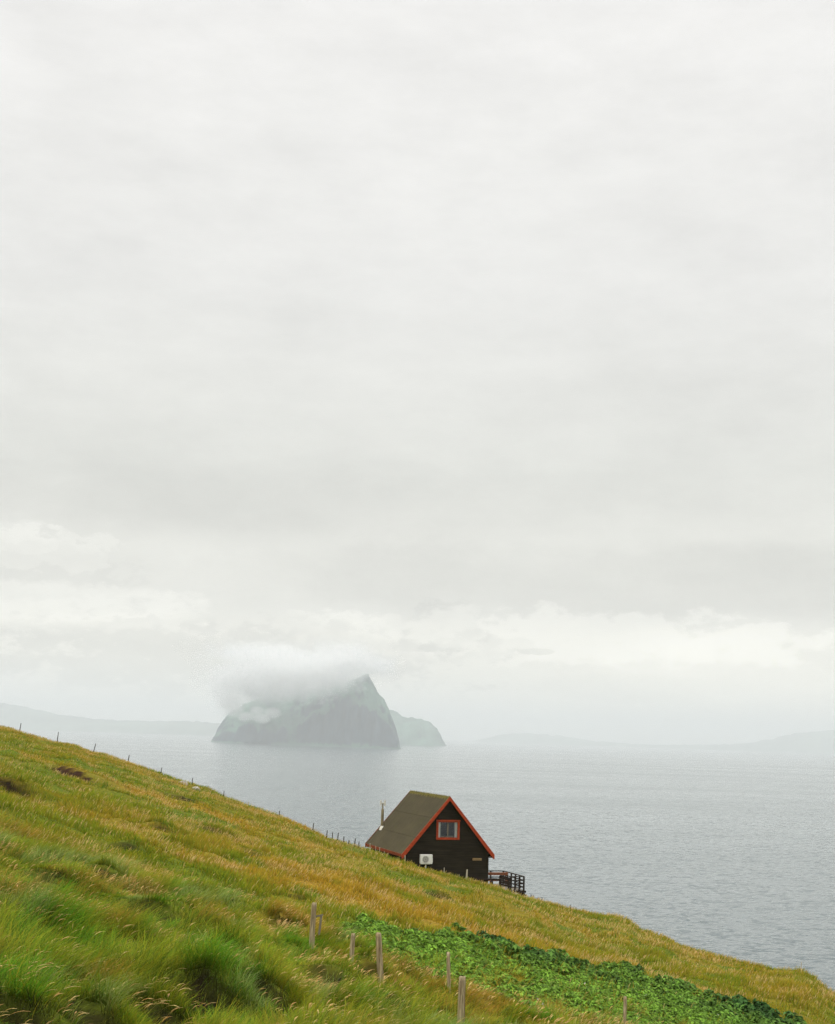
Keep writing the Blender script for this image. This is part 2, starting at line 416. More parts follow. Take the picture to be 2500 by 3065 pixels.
# ------------------------------------------------------------------ house frame
PHI = math.atan(-ray(-130, 2163)[0])
HD = 103.0
pk = ray(1348, 2387) * HD
cph, sph = math.cos(PHI), math.sin(PHI)
HX, HY, HZ = pk[0] + 0.0, pk[1], CAMZ + pk[2] - 6.5       # origin under the front peak, peak at local z 6.5
def to_house(x, y):
    dx, dy = x - HX, y - HY
    return dx * cph + dy * sph, -dx * sph + dy * cph

# ------------------------------------------------------------------ grass
s_bot_u = np.array([ray(u, 3065)[0] for u in range(-600, 3200, 100)]); s_bot_s = np.array([ray(u, 3065)[2] for u in range(-600, 3200, 100)])
def sample(n, y0, y1, tmax=0.36, margin=2.2, past=5):
    y = np.sqrt(rng.random(n) * (y1 * y1 - y0 * y0) + y0 * y0); t = (rng.random(n) * 2 - 1) * tmax
    x = t * y
    z = base_h(x, y)
    sb = np.interp(t, s_bot_u, s_bot_s)
    D, zc, c = crest(t)
    ok = (z + 0.8 > sb * y - margin * 0.25 - 0.35) & (y < D + past)
    lx, ly = to_house(x, y)
    ok &= ~((np.abs(lx) < 3.3) & (ly > 0.2) & (ly < 9.6))
    return x[ok], y[ok]

def blades(x, y, L, wid, az, lean, bend, col_root, col_tip, K=3, wprof=None, droop=0.0, cross=False):
    n = len(x)
    z0 = h(x, y) - 0.02
    s = np.linspace(0, 1, K + 1)[None, :]
    hor = L[:, None] * (lean[:, None] * s + bend[:, None] * s ** 2)
    ver = L[:, None] * (s * np.sqrt(np.maximum(1 - lean[:, None] ** 2, 0.05)) - 0.62 * bend[:, None] * s ** 2 - droop * s ** 6)
    if droop: hor = hor + L[:, None] * droop * 0.9 * s ** 5
    dx, dy = np.cos(az)[:, None], np.sin(az)[:, None]
    cx = x[:, None] + hor * dx; cy = y[:, None] + hor * dy; cz = z0[:, None] + ver
    wp = (1 - 0.85 * s ** 1.6) if wprof is None else np.asarray(wprof)[None, :]
    hw = wid[:, None] * wp * 0.5
    def strip(wa):
        wx, wy = np.cos(wa)[:, None], np.sin(wa)[:, None]
        a = np.stack([cx - wx * hw, cy - wy * hw, cz], -1); b = np.stack([cx + wx * hw, cy + wy * hw, cz], -1)
        return np.stack([a, b], 2).reshape(n, -1, 3)
    V = [strip(rng.normal(0, 0.5, n))]
    if cross: V.append(strip(rng.normal(1.4, 0.3, n)))
    co = np.concatenate(V, 0).reshape(-1, 3)
    m = n * len(V)
    base = (np.arange(m) * 2 * (K + 1))[:, None, None]
    k = np.arange(K)[None, :, None] * 2
    qd = (base + k + np.array([0, 1, 3, 2])[None, None, :]).reshape(-1, 4)
    g = (s ** 1.0)[..., None]
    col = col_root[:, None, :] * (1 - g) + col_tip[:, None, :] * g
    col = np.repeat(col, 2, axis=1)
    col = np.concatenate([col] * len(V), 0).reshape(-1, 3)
    return co, qd, col

class Bag:
    def __init__(s): s.co = []; s.q = []; s.c = []; s.n = 0
    def add(s, t):
        s.co.append(t[0]); s.q.append(t[1] + s.n); s.c.append(t[2]); s.n += len(t[0])
    def build(s, name, mat, smooth=True): return fast_mesh(name, np.concatenate(s.co), np.concatenate(s.q), mat, np.concatenate(s.c), smooth=smooth)

def clumped(x, y, sc, seed, thr, soft=0.15):
    """keep more points where a clump field is high"""
    f = fbm(x / sc, y / sc, seed, 2); keep = rng.random(len(x)) < np.clip((f - thr) / soft + 0.35, 0.12, 1)
    return x[keep], y[keep]

def lean_az(x, y, spread):
    return 0.3 + 5.0 * (fbm(x / 0.9, y / 1.3, 77, 2) - 0.5) + rng.normal(0, spread, len(x))

DEN = 1.0
g = Bag()
def notpeat(x, y): return peat(x, y) < 0.42
# near, long lodged blades
for (n, y0, y1, w, Lm, K) in [(int(330000 * DEN), 9, 26, 0.0075, 0.42, 4), (int(330000 * DEN), 26, 42, 0.010, 0.29, 3)]:
    x, y = sample(n, y0, y1)
    x, y = clumped(x, y, 0.40, 91, 0.47)
    k = ~(in_poly(x, y) & (rng.random(len(x)) < 0.76)); x, y = x[k], y[k]
    m_ = len(x); o = ochre(x, y); r1, r2 = rng.random(m_), rng.random(m_)
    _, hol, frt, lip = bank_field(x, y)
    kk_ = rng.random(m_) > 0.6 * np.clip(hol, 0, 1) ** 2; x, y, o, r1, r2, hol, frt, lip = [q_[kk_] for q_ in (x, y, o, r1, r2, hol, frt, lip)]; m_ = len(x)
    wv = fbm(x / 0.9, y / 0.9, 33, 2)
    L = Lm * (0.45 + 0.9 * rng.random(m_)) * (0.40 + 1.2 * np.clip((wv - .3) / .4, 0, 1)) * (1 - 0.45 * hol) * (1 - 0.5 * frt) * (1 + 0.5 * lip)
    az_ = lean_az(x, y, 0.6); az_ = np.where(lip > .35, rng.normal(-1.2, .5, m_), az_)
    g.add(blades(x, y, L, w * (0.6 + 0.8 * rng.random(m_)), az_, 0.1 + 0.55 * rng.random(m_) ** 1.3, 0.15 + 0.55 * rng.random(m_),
                 thatch_shade(pal(o * 0.6, r1 * 0.7, r2) * 0.35, x, y, hol, r2), thatch_shade(near_variety(pal(o * 0.95, r1, r2), x, y, r1) * (0.65 + 0.95 * rng.random(m_)[:, None]), x, y, hol, r2), K))  # root colour darkened to stand for shade deep between the blades
# middle and far
for (n, y0, y1, w, Lm, K) in [(int(200000 * DEN), 42, 70, 0.020, 0.26, 2), (int(330000 * DEN), 70, 155, 0.032, 0.20, 2)]:
    x, y = sample(n, y0, y1)
    x, y = clumped(x, y, 0.9, 95, 0.36)
    k = notpeat(x, y) & ~(in_poly(x, y) & (rng.random(len(x)) < 0.9)); x, y = x[k], y[k]
    m_ = len(x); o = ochre(x, y); r1, r2 = rng.random(m_), rng.random(m_)
    wv = fbm(x / 1.2, y / 1.6, 35, 2)
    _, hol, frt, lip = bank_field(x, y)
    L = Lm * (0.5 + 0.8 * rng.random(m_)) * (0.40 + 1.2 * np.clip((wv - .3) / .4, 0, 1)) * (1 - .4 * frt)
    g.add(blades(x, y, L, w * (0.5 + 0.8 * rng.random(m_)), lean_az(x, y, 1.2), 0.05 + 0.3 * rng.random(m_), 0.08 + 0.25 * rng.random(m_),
                 pal(o * 0.6, r1, r2) * 0.45, thatch_shade(pal(np.clip(o - .6 * lip - .3 * hol, 0, 1), r1 * (1 - .7 * lip), r2), x, y, hol * .8, r2) * (0.65 + 0.8 * rng.random(m_)[:, None]), K))  # darker roots here too, depth of the sward put into the colour
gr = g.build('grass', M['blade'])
tag(gr, 'wind bent green and ochre grass covering the whole steep hillside', 'grass', kind='stuff')

# seeding stalks: pale heads
sg = Bag()
headp = [0.12, 0.11, 0.10, 0.10, 0.10, 0.10, 0.75, 1.0, 0.35]
straw = np.array([0.78, 0.60, 0.26]); pink = np.array([0.66, 0.38, 0.16]); stalkc = np.array([0.32, 0.28, 0.05])
def heads(n, y0, y1, w, Lm, lo, hi, droop, cross, K=8, prof=headp, clump=None):
    x, y = sample(n, y0, y1)
    if clump: x, y = clumped(x, y, clump, 99, 0.52, 0.08)
    o = ochre(x, y)
    k = notpeat(x, y) & (rng.random(len(x)) < 0.35 + 0.85 * o) & ~(in_poly(x, y) & (rng.random(len(x)) < 0.96)); x, y, o = x[k], y[k], o[k]
    m_ = len(x); r = rng.random(m_)[:, None]
    tip = straw * (1 - r) + pink * r; tip = tip * (0.7 + 0.5 * rng.random(m_)[:, None])
    L = Lm * (0.6 + 0.7 * rng.random(m_))
    sg.add(blades(x, y, L, w * (0.7 + 0.6 * rng.random(m_)), rng.normal(0.2, 0.55, m_), lo + (hi - lo) * rng.random(m_), 0.05 + 0.2 * rng.random(m_),
                  np.repeat(stalkc[None], m_, 0), tip, K, prof, droop, cross))
heads(24000, 9, 27, 0.027, 0.38, 0.15, 0.7, 0.16, True, clump=1.3)
heads(26000, 20, 42, 0.027, 0.34, 0.15, 0.6, 0.12, True, clump=1.6)
heads(36000, 34, 70, 0.020, 0.36, 0.03, 0.35, 0.05, False, 4, [0.2, 0.2, 0.3, 1.0, 0.3], clump=2.5)
heads(90000, 66, 155, 0.030, 0.29, 0.03, 0.3, 0.04, False, 3, [0.2, 0.25, 1.0, 0.3], clump=4)
sgo = sg.build('seeding_grass', M['blade'])
tag(sgo, 'pale straw coloured seed heads nodding above the green hillside grass', 'grass', kind='stuff')

# ------------------------------------------------------------------ broad leaved potato plants
pb = Bag()
def leaf_plants():
    xs = np.array([p[0] for p in poly]); ys = np.array([p[1] for p in poly])
    n = 9000
    x = rng.uniform(xs.min(), xs.max(), n); y = rng.uniform(ys.min(), ys.max(), n)
    k = in_poly(x, y); x, y = x[k], y[k]
    # tall dark row along the far edge, paler low plants nearer
    fd = np.full(len(x), 1e9)
    top = [ground_hit(u, v)[:2] for u, v in PTOP[5:]]
    for (x1, y1), (x2, y2) in zip(top[:-1], top[1:]):
        L2 = (x2 - x1) ** 2 + (y2 - y1) ** 2 + 1e-9
        t = np.clip(((x - x1) * (x2 - x1) + (y - y1) * (y2 - y1)) / L2, 0, 1)
        fd = np.minimum(fd, np.hypot(x - x1 - t * (x2 - x1), y - y1 - t * (y2 - y1)))
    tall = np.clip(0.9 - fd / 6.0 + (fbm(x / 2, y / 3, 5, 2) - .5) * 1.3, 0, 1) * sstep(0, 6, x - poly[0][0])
    return x, y, tall
lx_, ly_, tall_ = leaf_plants()
kk = rng.random(len(lx_)) < np.clip(0.25 + (fbm(lx_ / 0.8, ly_ / 1.1, 45, 2) - 0.36) * 5, 0.1, 1)
lx_, ly_, tall_ = lx_[kk][:3600], ly_[kk][:3600], tall_[kk][:3600]
NL = 44
n_ = len(lx_)
PX = np.repeat(lx_, NL); PY = np.repeat(ly_, NL); TL = np.repeat(tall_, NL)
hh = (0.12 + 0.22 * TL) * np.repeat(0.7 + 0.7 * rng.random(n_), NL) * np.repeat(0.7 + 0.6 * rng.random(n_), NL)
az = rng.random(n_ * NL) * 2 * np.pi
el = rng.random(n_ * NL) ** 0.6                         # 0 low .. 1 top
rad = (0.10 + 0.16 * rng.random(n_ * NL)) * (1.15 - 0.7 * el)
cx = PX + np.cos(az) * rad; cy = PY + np.sin(az) * rad; cz = h(PX, PY) + hh * (0.25 + 0.85 * el)
ll = (0.040 + 0.085 * rng.random(n_ * NL) ** 1.5) * (0.8 + 0.5 * TL); lw = ll * 0.62
til = rng.normal(-0.15, 0.45, n_ * NL)                  # leaf droops outwards
fx, fy, fz = np.cos(az) * np.cos(til), np.sin(az) * np.cos(til), np.sin(til)
sxv, syv = -np.sin(az), np.cos(az)
def P(a, b, c):                                        # along, across, up
    return np.stack([cx + fx * ll * a + sxv * lw * b, cy + fy * ll * a + syv * lw * b, cz + fz * ll * a + ll * c], -1)
pts = np.stack([P(-1, 0, 0), P(-.35, -.8, .16), P(.35, -.62, .10), P(1, 0, -.28), P(.35, .62, .10), P(-.35, .8, .16), P(-.3, 0, -.04), P(.35, 0, -.06)], 1)
b_ = (np.arange(n_ * NL) * 8)[:, None, None]
fq = np.array([[0, 1, 6, 6], [1, 2, 7, 6], [2, 3, 7, 7], [7, 3, 4, 4], [6, 7, 4, 5], [0, 6, 5, 5]])
tq = np.array([[0, 1, 6], [1, 2, 7], [1, 7, 6], [2, 3, 7], [7, 3, 4], [6, 7, 4], [6, 4, 5], [0, 6, 5]])
qd = (b_ + tq[None]).reshape(-1, 3)
r = rng.random(n_ * NL)[:, None]; T = TL[:, None]
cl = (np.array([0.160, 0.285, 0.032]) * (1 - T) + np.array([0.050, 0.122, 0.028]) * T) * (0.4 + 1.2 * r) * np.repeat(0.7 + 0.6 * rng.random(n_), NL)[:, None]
yel = (rng.random(n_ * NL) < 0.012)[:, None]
cl = np.where(yel, np.array([0.34, 0.32, 0.06]), cl)
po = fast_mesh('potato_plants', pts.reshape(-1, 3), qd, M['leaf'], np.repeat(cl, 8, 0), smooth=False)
tag(po, 'dense bed of leafy green potato plants, darker and taller along its far edge', 'plants', kind='stuff')

# ------------------------------------------------------------------ mesh helper
class MB:
    def __init__(s): s.v = []; s.f = []
    def add(s, v, f):
        b = len(s.v); s.v += [tuple(p) for p in v]; s.f += [tuple(i + b for i in q) for q in f]
    def box(s, x0, x1, y0, y1, z0, z1):
        s.add([(x0, y0, z0), (x1, y0, z0), (x1, y1, z0), (x0, y1, z0), (x0, y0, z1), (x1, y0, z1), (x1, y1, z1), (x0, y1, z1)],
              [(0, 3, 2, 1), (4, 5, 6, 7), (0, 1, 5, 4), (1, 2, 6, 5), (2, 3, 7, 6), (3, 0, 4, 7)])
    def prism(s, poly, y0, y1):             # polygon in xz, extruded along y
        n = len(poly)
        s.add([(x, y0, z) for x, z in poly] + [(x, y1, z) for x, z in poly],
              [tuple(range(n)), tuple(range(2 * n - 1, n - 1, -1))] + [(i + n, (i + 1) % n + n, (i + 1) % n, i) for i in range(n)])
    def bar(s, a, b, w, t=None):            # square bar between two points
        t = t or w; a = Vector(a); b = Vector(b); d = (b - a).normalized()
        r_ = d.cross(Vector((0, 0, 1))) if abs(d.z) < 0.95 else d.cross(Vector((0, 1, 0)))
        r_.normalize(); u_ = r_.cross(d).normalized()
        vs = [p + r_ * sx * w / 2 + u_ * sy * t / 2 for p in (a, b) for sx, sy in ((-1, -1), (1, -1), (1, 1), (-1, 1))]
        s.add(vs, [(0, 3, 2, 1), (4, 5, 6, 7), (0, 1, 5, 4), (1, 2, 6, 5), (2, 3, 7, 6), (3, 0, 4, 7)])
    def tube(s, pts, rad, n=12, cap=True):
        rings = []
        for i, (p, r) in enumerate(zip(pts, rad)):
            p = Vector(p)
            d = (Vector(pts[min(i + 1, len(pts) - 1)]) - Vector(pts[max(i - 1, 0)])).normalized()
            a = d.cross(Vector((0, 1, 0.01))).normalized(); b = d.cross(a).normalized()
            rings.append([p + (a * math.cos(2 * math.pi * k / n) + b * math.sin(2 * math.pi * k / n)) * r for k in range(n)])
        vs = [v for rg in rings for v in rg]; fs = []
        for i in range(len(rings) - 1):
            for k in range(n): fs.append((i * n + k, i * n + (k + 1) % n, (i + 1) * n + (k + 1) % n, (i + 1) * n + k))
        if cap: fs += [tuple(range(n - 1, -1, -1)), tuple((len(rings) - 1) * n + k for k in range(n))]
        s.add(vs, fs)
    def build(s, name, mat, parent=None, bevel=0.0, smooth=False, fix=True):
        me = bpy.data.meshes.new(name); me.from_pydata(s.v, [], s.f); me.materials.append(mat)
        if fix:
            import bmesh
            bm = bmesh.new(); bm.from_mesh(me); bmesh.ops.recalc_face_normals(bm, faces=bm.faces)
            bm.to_mesh(me); bm.free()
        if smooth: me.polygons.foreach_set('use_smooth', [True] * len(me.polygons))
        o = bpy.data.objects.new(name, me); link(o, parent)
        if bevel:
            md = o.modifiers.new('bevel', 'BEVEL'); md.width = bevel; md.segments = 2; md.limit_method = 'ANGLE'
        return o

# ------------------------------------------------------------------ house
house = empty('house', (HX, HY, HZ), PHI)
tag(house, 'small black timber house with red gable trim and steep grey roof', 'house')
PKZ, EVZ, RW, LEN = 6.5, 2.5, 3.45, 9.5            # roof peak, eave tip, half width, length (y 0..LEN)
SL = (PKZ - EVZ) / RW
WW = 3.12; Y0 = 0.32; Y1 = LEN - 0.3; ZB = -2.6
def roofz(x): return PKZ - abs(x) * SL
TH = 0.20                                          # vertical roof thickness
WIN = (-0.78, 0.78, 3.60, 4.78)
# core walls (one shell with a window opening)
w = MB()
top = lambda x: roofz(x) - TH - 0.02
a, b, c, d = WIN
yf, yb = Y0 + 0.03, Y0 + 0.20
w.prism([(-WW, ZB), (WW, ZB), (WW, top(WW)), (WW - 0.0, top(WW)), (c and (PKZ - TH - 0.02 - c) / SL, c), (-(PKZ - TH - 0.02 - c) / SL, c), (-WW, top(WW))][0:3] + [((PKZ - TH - 0.02 - c) / SL, c), (-(PKZ - TH - 0.02 - c) / SL, c), (-WW, top(WW))], yf, yb)
w.prism([(-(PKZ - TH - 0.02 - c) / SL, c), (a, c), (a, d), (-(PKZ - TH - 0.02 - d) / SL, d)], yf, yb)
w.prism([(b, c), ((PKZ - TH - 0.02 - c) / SL, c), ((PKZ - TH - 0.02 - d) / SL, d), (b, d)], yf, yb)
w.prism([(-(PKZ - TH - 0.02 - d) / SL, d), ((PKZ - TH - 0.02 - d) / SL, d), (0, PKZ - TH - 0.02)], yf, yb)
w.box(-WW, -WW + 0.15, yb + 0.002, Y1, ZB, top(WW)); w.box(WW - 0.15, WW, yb + 0.002, Y1, ZB, top(WW))
w.prism([(-WW + .151, ZB), (WW - .151, ZB), (WW - .151, top(WW - .151)), (0, PKZ - TH - 0.02), (-WW + .151, top(WW - .151))], Y1 - 0.16, Y1)
w.build('wall', M['black_wood'], house)
# lap boards
bd = MB(); BH = 0.165
z = ZB
def lap(mb, x0b, x1b, x0t, x1t, z0, z1, y, sgn=-1):
    ya, yc = y - 0.055, y - 0.004
    mb.add([(x0b, ya, z0), (x1b, ya, z0), (x1t, yc, z1), (x0t, yc, z1), (x0b, y, z0), (x1b, y, z0), (x1t, y, z1), (x0t, y, z1)],
           [(0, 1, 2, 3), (0, 4, 5, 1), (3, 2, 6, 7), (0, 3, 7, 4), (1, 5, 6, 2)])
while z < PKZ - TH - 0.08:
    z1 = z + BH - 0.004
    xb = min(WW + 0.03, (PKZ - TH - 0.03 - z) / SL); xt = min(WW + 0.03, max(0.01, (PKZ - TH - 0.03 - z1) / SL))
    if z1 > WIN[2] - 0.05 and z < WIN[3] + 0.05:
        lap(bd, -xb, WIN[0] - 0.02, -xt, WIN[0] - 0.02, z, z1, yf); lap(bd, WIN[1] + 0.02, xb, WIN[1] + 0.02, xt, z, z1, yf)
    else: lap(bd, -xb, xb, -xt, xt, z, z1, yf)
    z += BH
# side boards on both long walls
sb = MB(); z = ZB
while z + BH < EVZ + 0.2:
    for sgn in (-1, 1):
        x0, x1 = sgn * (WW + 0.004), sgn * (WW + 0.036); xc = sgn * (WW + 0.012)
        sb.add([(x1, yf, z), (x1, Y1, z), (xc, Y1, z + BH - .004), (xc, yf, z + BH - .004), (x0, yf, z), (x0, Y1, z), (x0, Y1, z + BH - .004), (x0, yf, z + BH - .004)],
               [(0, 1, 2, 3), (0, 4, 5, 1), (3, 2, 6, 7), (0, 3, 7, 4), (1, 5, 6, 2)])
    z += BH
bd.build('gable_boards', M['black_wood'], house); sb.build('side_boards', M['black_wood'], house)
for sgn in (-1, 1):
    cb = MB(); cb.box(*sorted((sgn * (WW + 0.045), sgn * (WW - 0.06))), yf - 0.06, yf - 0.037, ZB, EVZ + 0.15)
    cb.build('corner_board', M['black_wood'], house)
# roof: three overlapping felt courses a side
rf = MB()
for sgn in (-1, 1):
    cuts = [0, 0.36, 0.70, 1.0]
    for i in range(3):
        lift = 0.018 * (2 - i) + 0.004
        xa, xb = RW * cuts[i] , RW * min(1.0, cuts[i + 1] + 0.015)
        za, zb = PKZ - xa * SL + lift, PKZ - xb * SL + lift + 0.006
        rf.add([(sgn * xa, 0.06, za), (sgn * xb, 0.06, zb), (sgn * xb, LEN - 0.05, zb), (sgn * xa, LEN - 0.05, za),
                (sgn * xa, 0.06, PKZ - xa * SL - TH), (sgn * xb, 0.06, PKZ - xb * SL - TH), (sgn * xb, LEN - 0.05, PKZ - xb * SL - TH), (sgn * xa, LEN - 0.05, PKZ - xa * SL - TH)],
               [(0, 1, 2, 3), (4, 7, 6, 5), (0, 4, 5, 1), (2, 6, 7, 3), (1, 5, 6, 2)])
roof = rf.build('roof', M['roof'], house)
# ridge turf
rb = MB()
for k in range(900):
    y = random.uniform(0.1, LEN - 0.12); x = random.gauss(0, 0.09); x = max(-.34, min(.34, x)); zz = roofz(x) + 0.02
    L = random.uniform(0.04, 0.17); ax = random.gauss(0.03, 0.06); ay = random.gauss(0, 0.05); ww = random.uniform(0.008, 0.02)
    rb.add([(x - ww, y, zz - .03), (x + ww, y + ww, zz - .03), (x + ax, y + ay, zz + L)], [(0, 1, 2)])
pr = []
for i in range(60):
    y = 0.08 + (LEN - 0.16) * i / 59; j = 0.02 * math.sin(i * 1.7) + random.uniform(-.015, .02)
    for x, zo in ((-0.17 - 3 * j, 0.008), (-0.09, 0.04 + j), (0, 0.05 + j), (0.09, 0.04 + j), (0.17 + 3 * j, 0.008)): pr.append((x, y, roofz(x) + zo + 0.018))
rb.add(pr, [(i * 5 + k, i * 5 + k + 1, (i + 1) * 5 + k + 1, (i + 1) * 5 + k) for i in range(59) for k in range(4)])
M['moss'] = simple_mat('ridge_moss', (0.085, 0.085, 0.014), 0.9, 0.5, 9, 0.1, second=(0.22, 0.18, 0.045))
rt_ = rb.build('ridge_turf', M['moss'], roof, fix=False)
# barge boards, front (red) and back
def barge(name, y0, y1, mat, depth=0.30):
    for sgn in (-1, 1):
        mb = MB(); e = RW + 0.06
        poly_ = [(0, PKZ + 0.07), (sgn * e, PKZ - e * SL + 0.07), (sgn * e, PKZ - e * SL + 0.07 - depth * 1.05), (sgn * (e - 0.06), PKZ - e * SL + 0.07 - depth * 1.12), (0, PKZ + 0.07 - depth)]
        mb.prism(poly_, y0, y1); mb.build(name, mat, house, bevel=0.008)
barge('barge_board', -0.005, 0.055, M['red_paint'])
barge('rear_barge_board', LEN - 0.045, LEN, M['dark_red'], 0.26)
for sgn in (-1, 1):
    mb = MB(); e = RW + 0.003
    mb.box(*sorted((sgn * e, sgn * (e + 0.04))), 0.06, LEN - 0.05, EVZ - 0.20, EVZ + 0.01)
    mb.build('fascia', M['dark_red'], house, bevel=0.005)
sf = MB()
for sgn in (-1, 1): sf.box(*sorted((sgn * (WW + 0.05), sgn * (RW - 0.005))), 0.10, LEN - 0.06, EVZ - 0.235, EVZ - 0.205)
sf.build('soffit', M['dark_wood'], house)
# window
wn = MB()
o_ = 0.10
wa, wb, wc, wd = WIN
y0, y1 = yf - 0.085, yf - 0.002
wn.box(wa - o_, wa + 0.05, y0, y1, wc - o_, wd + o_); wn.box(wb - 0.05, wb + o_, y0, y1, wc - o_, wd + o_)
wn.box(wa + 0.05, wb - 0.05, y0, y1, wd - 0.05, wd + o_); wn.box(wa + 0.05, wb - 0.05, y0, y1, wc - o_, wc + 0.06)
wframe = wn.build('window', M['red_paint'], house, bevel=0.006)
hd = MB(); hd.box(wa - o_ - 0.05, wb + o_ + 0.05, y0 - 0.04, y0 - 0.002, wd + 0.03, wd + o_ + 0.02); hd.build('head_board', M['red_paint'], wframe, bevel=0.004)
gl = MB(); gl.box(wa + 0.04, wb - 0.04, yf + 0.02, yf + 0.03, wc + 0.05, wd - 0.04); gl.build('pane', M['glass'], wframe)
ml = MB(); ml.box(-0.035, 0.035, yf - 0.02, yf + 0.015, wc + 0.06, wd - 0.05)
ml.build('mullion', M['grey_wood'], wframe)
for s0, s1 in ((wa + 0.03, wa + 0.24), (wb - 0.24, wb - 0.03)):
    cu = MB(); n = 9
    vs = []
    for i in range(n * 2 + 1):
        xx = s0 + (s1 - s0) * i / (n * 2); yy = yf + 0.052 + 0.014 * math.sin(i * 1.6)
        vs += [(xx, yy, wc + 0.02), (xx, yy + 0.01, wd - 0.02)]
    cu.add(vs, [(2 * i, 2 * i + 2, 2 * i + 3, 2 * i + 1) for i in range(n * 2)])
    cu.build('curtain', M['curtain'], wframe, fix=False, smooth=True)
it = MB(); it.box(wa - 0.1, wb + 0.1, yb + 0.5, yb + 0.54, wc - 0.2, wd + 0.2); it.build('room_back', M['interior'], wframe)
bt = MB(); bt.box(wa + 0.3, wb - 0.3, yf + 0.075, yf + 0.12, wc + 0.06, wc + 0.16); bt.build('window_ledge_items', M['grey_wood'], wframe)
# flue
fx_, fy_ = -2.40, 8.80; fz = roofz(fx_)
fl = MB(); fl.tube([(fx_, fy_, fz - 0.2), (fx_, fy_, fz + 1.42)], [0.105, 0.105], 16); flue = fl.build('chimney', M['steel'], house, smooth=False, bevel=0.0)
f2 = MB(); f2.tube([(fx_, fy_, fz + 1.42), (fx_, fy_, fz + 1.46), (fx_, fy_, fz + 1.85)], [0.085, 0.05, 0.05], 14); f2.build('flue_pipe', M['steel'], flue)
f3 = MB()
for sx in (-0.17, 0.17): f3.tube([(fx_ + sx, fy_, fz + 1.66), (fx_ + sx, fy_, fz + 2.10)], [0.055, 0.055], 12)
f3.tube([(fx_ - 0.12, fy_, fz + 1.87), (fx_ + 0.12, fy_, fz + 1.87)], [0.045, 0.045], 12)
f3.build('cowl', M['lead'], flue)
f4 = MB(); f4.tube([(fx_, fy_, fz - 0.16), (fx_, fy_, fz + 0.05), (fx_, fy_, fz + 0.20)], [0.24, 0.17, 0.09], 16); f4.build('flashing', M['lead'], flue)
# heat pump
hp = empty('heat_pump', (0, 0, 0)); hp.parent = house
ax0, ax1, az0, az1 = -2.11, -1.22, 1.83, 2.49; ay1 = yf - 0.10; ay0 = ay1 - 0.30
mb = MB(); mb.box(ax0, ax1, ay0, ay1, az0, az1); mb.build('casing', M['white_paint'], hp, bevel=0.03)
mb = MB(); fcx, fcz = ax0 + 0.36, (az0 + az1) / 2
mb.tube([(fcx, ay0 - 0.001, fcz), (fcx, ay0 - 0.012, fcz)], [0.235, 0.22], 28)
mb.build('fan_grille', M['grey_plastic'], hp)
mb = MB()
for rr in (0.07, 0.13, 0.19, 0.235):
    n = 28
    pts_ = [(fcx + rr * math.cos(2 * math.pi * i / n), ay0 - 0.022, fcz + rr * math.sin(2 * math.pi * i / n)) for i in range(n + 1)]
    for i in range(n): mb.bar(pts_[i], pts_[i + 1], 0.010)
for i in range(8):
    aa = math.pi * 2 * i / 8; mb.bar((fcx + .03 * math.cos(aa), ay0 - 0.024, fcz + .03 * math.sin(aa)), (fcx + .235 * math.cos(aa), ay0 - 0.024, fcz + .235 * math.sin(aa)), 0.008)
mb.build('guard', M['white_paint'], hp)
mb = MB(); mb.bar((ax0 + 0.42, ay0 + 0.1, az0 - 0.55), (ax0 + 0.42, ay0 + 0.1, az0), 0.06)
mb.box(ax0 + 0.1, ax1 - 0.1, ay1 - 0.04, ay1 + 0.06, az0 - 0.05, az0 - 0.004)
mb.build('bracket', M['lead'], hp)
mb = MB(); mb.box(ax1 - 0.02, ax1 + 0.05, ay1 - 0.2, ay1 - 0.05, az0 + 0.1, az0 + 0.4); mb.build('pipe_cover', M['white_paint'], hp, bevel=0.01)
# name plaque (lettering unreadable in the photograph: small marks)
mb = MB(); mb.box(1.93, 2.62, yf - 0.075, yf - 0.045, 2.06, 2.22); pq = mb.build('plaque', M['plaque'], house, bevel=0.006)
mb = MB(); x = 1.98
while x < 2.56:
    ww = random.uniform(0.025, 0.045); zt = 2.185 - random.choice((0, 0.02, 0.02))
    mb.box(x, x + 0.010, yf - 0.080, yf - 0.0755, 2.095, zt); mb.box(x + 0.012, x + ww, yf - 0.080, yf - 0.0755, random.choice((2.095, 2.13)), random.choice((2.11, 2.145))+0.003)
    x += ww + 0.016
mb.build('lettering', M['letter'], pq)

# ------------------------------------------------------------------ deck beside the house (local axes of the house)
deck = empty('deck', (HX, HY, HZ), PHI)
tag(deck, 'dark timber deck with log railings beside the right side of the black house', 'deck')
def loc_of(u, v, ly):
    """point on the plane local y = ly seen at a pixel, in house coordinates"""
    d = ray(u, v); # HY + ...: solve for distance
    # local y = -(x-HX)*sph + (y-HY)*cph
    den = -d[0] * sph + d[1] * cph
    D = (ly - HX * sph + HY * cph) / den
    x, y, z = d[0] * D, d[1] * D, CAMZ + d[2] * D
    lx, l2 = to_house(x, y); return lx, l2, z - HZ
NY = 1.0
c1 = loc_of(1569, 2624, NY)                        # near right top rail corner
RX = c1[0]; TZ = c1[2]; FZ = TZ - 0.95
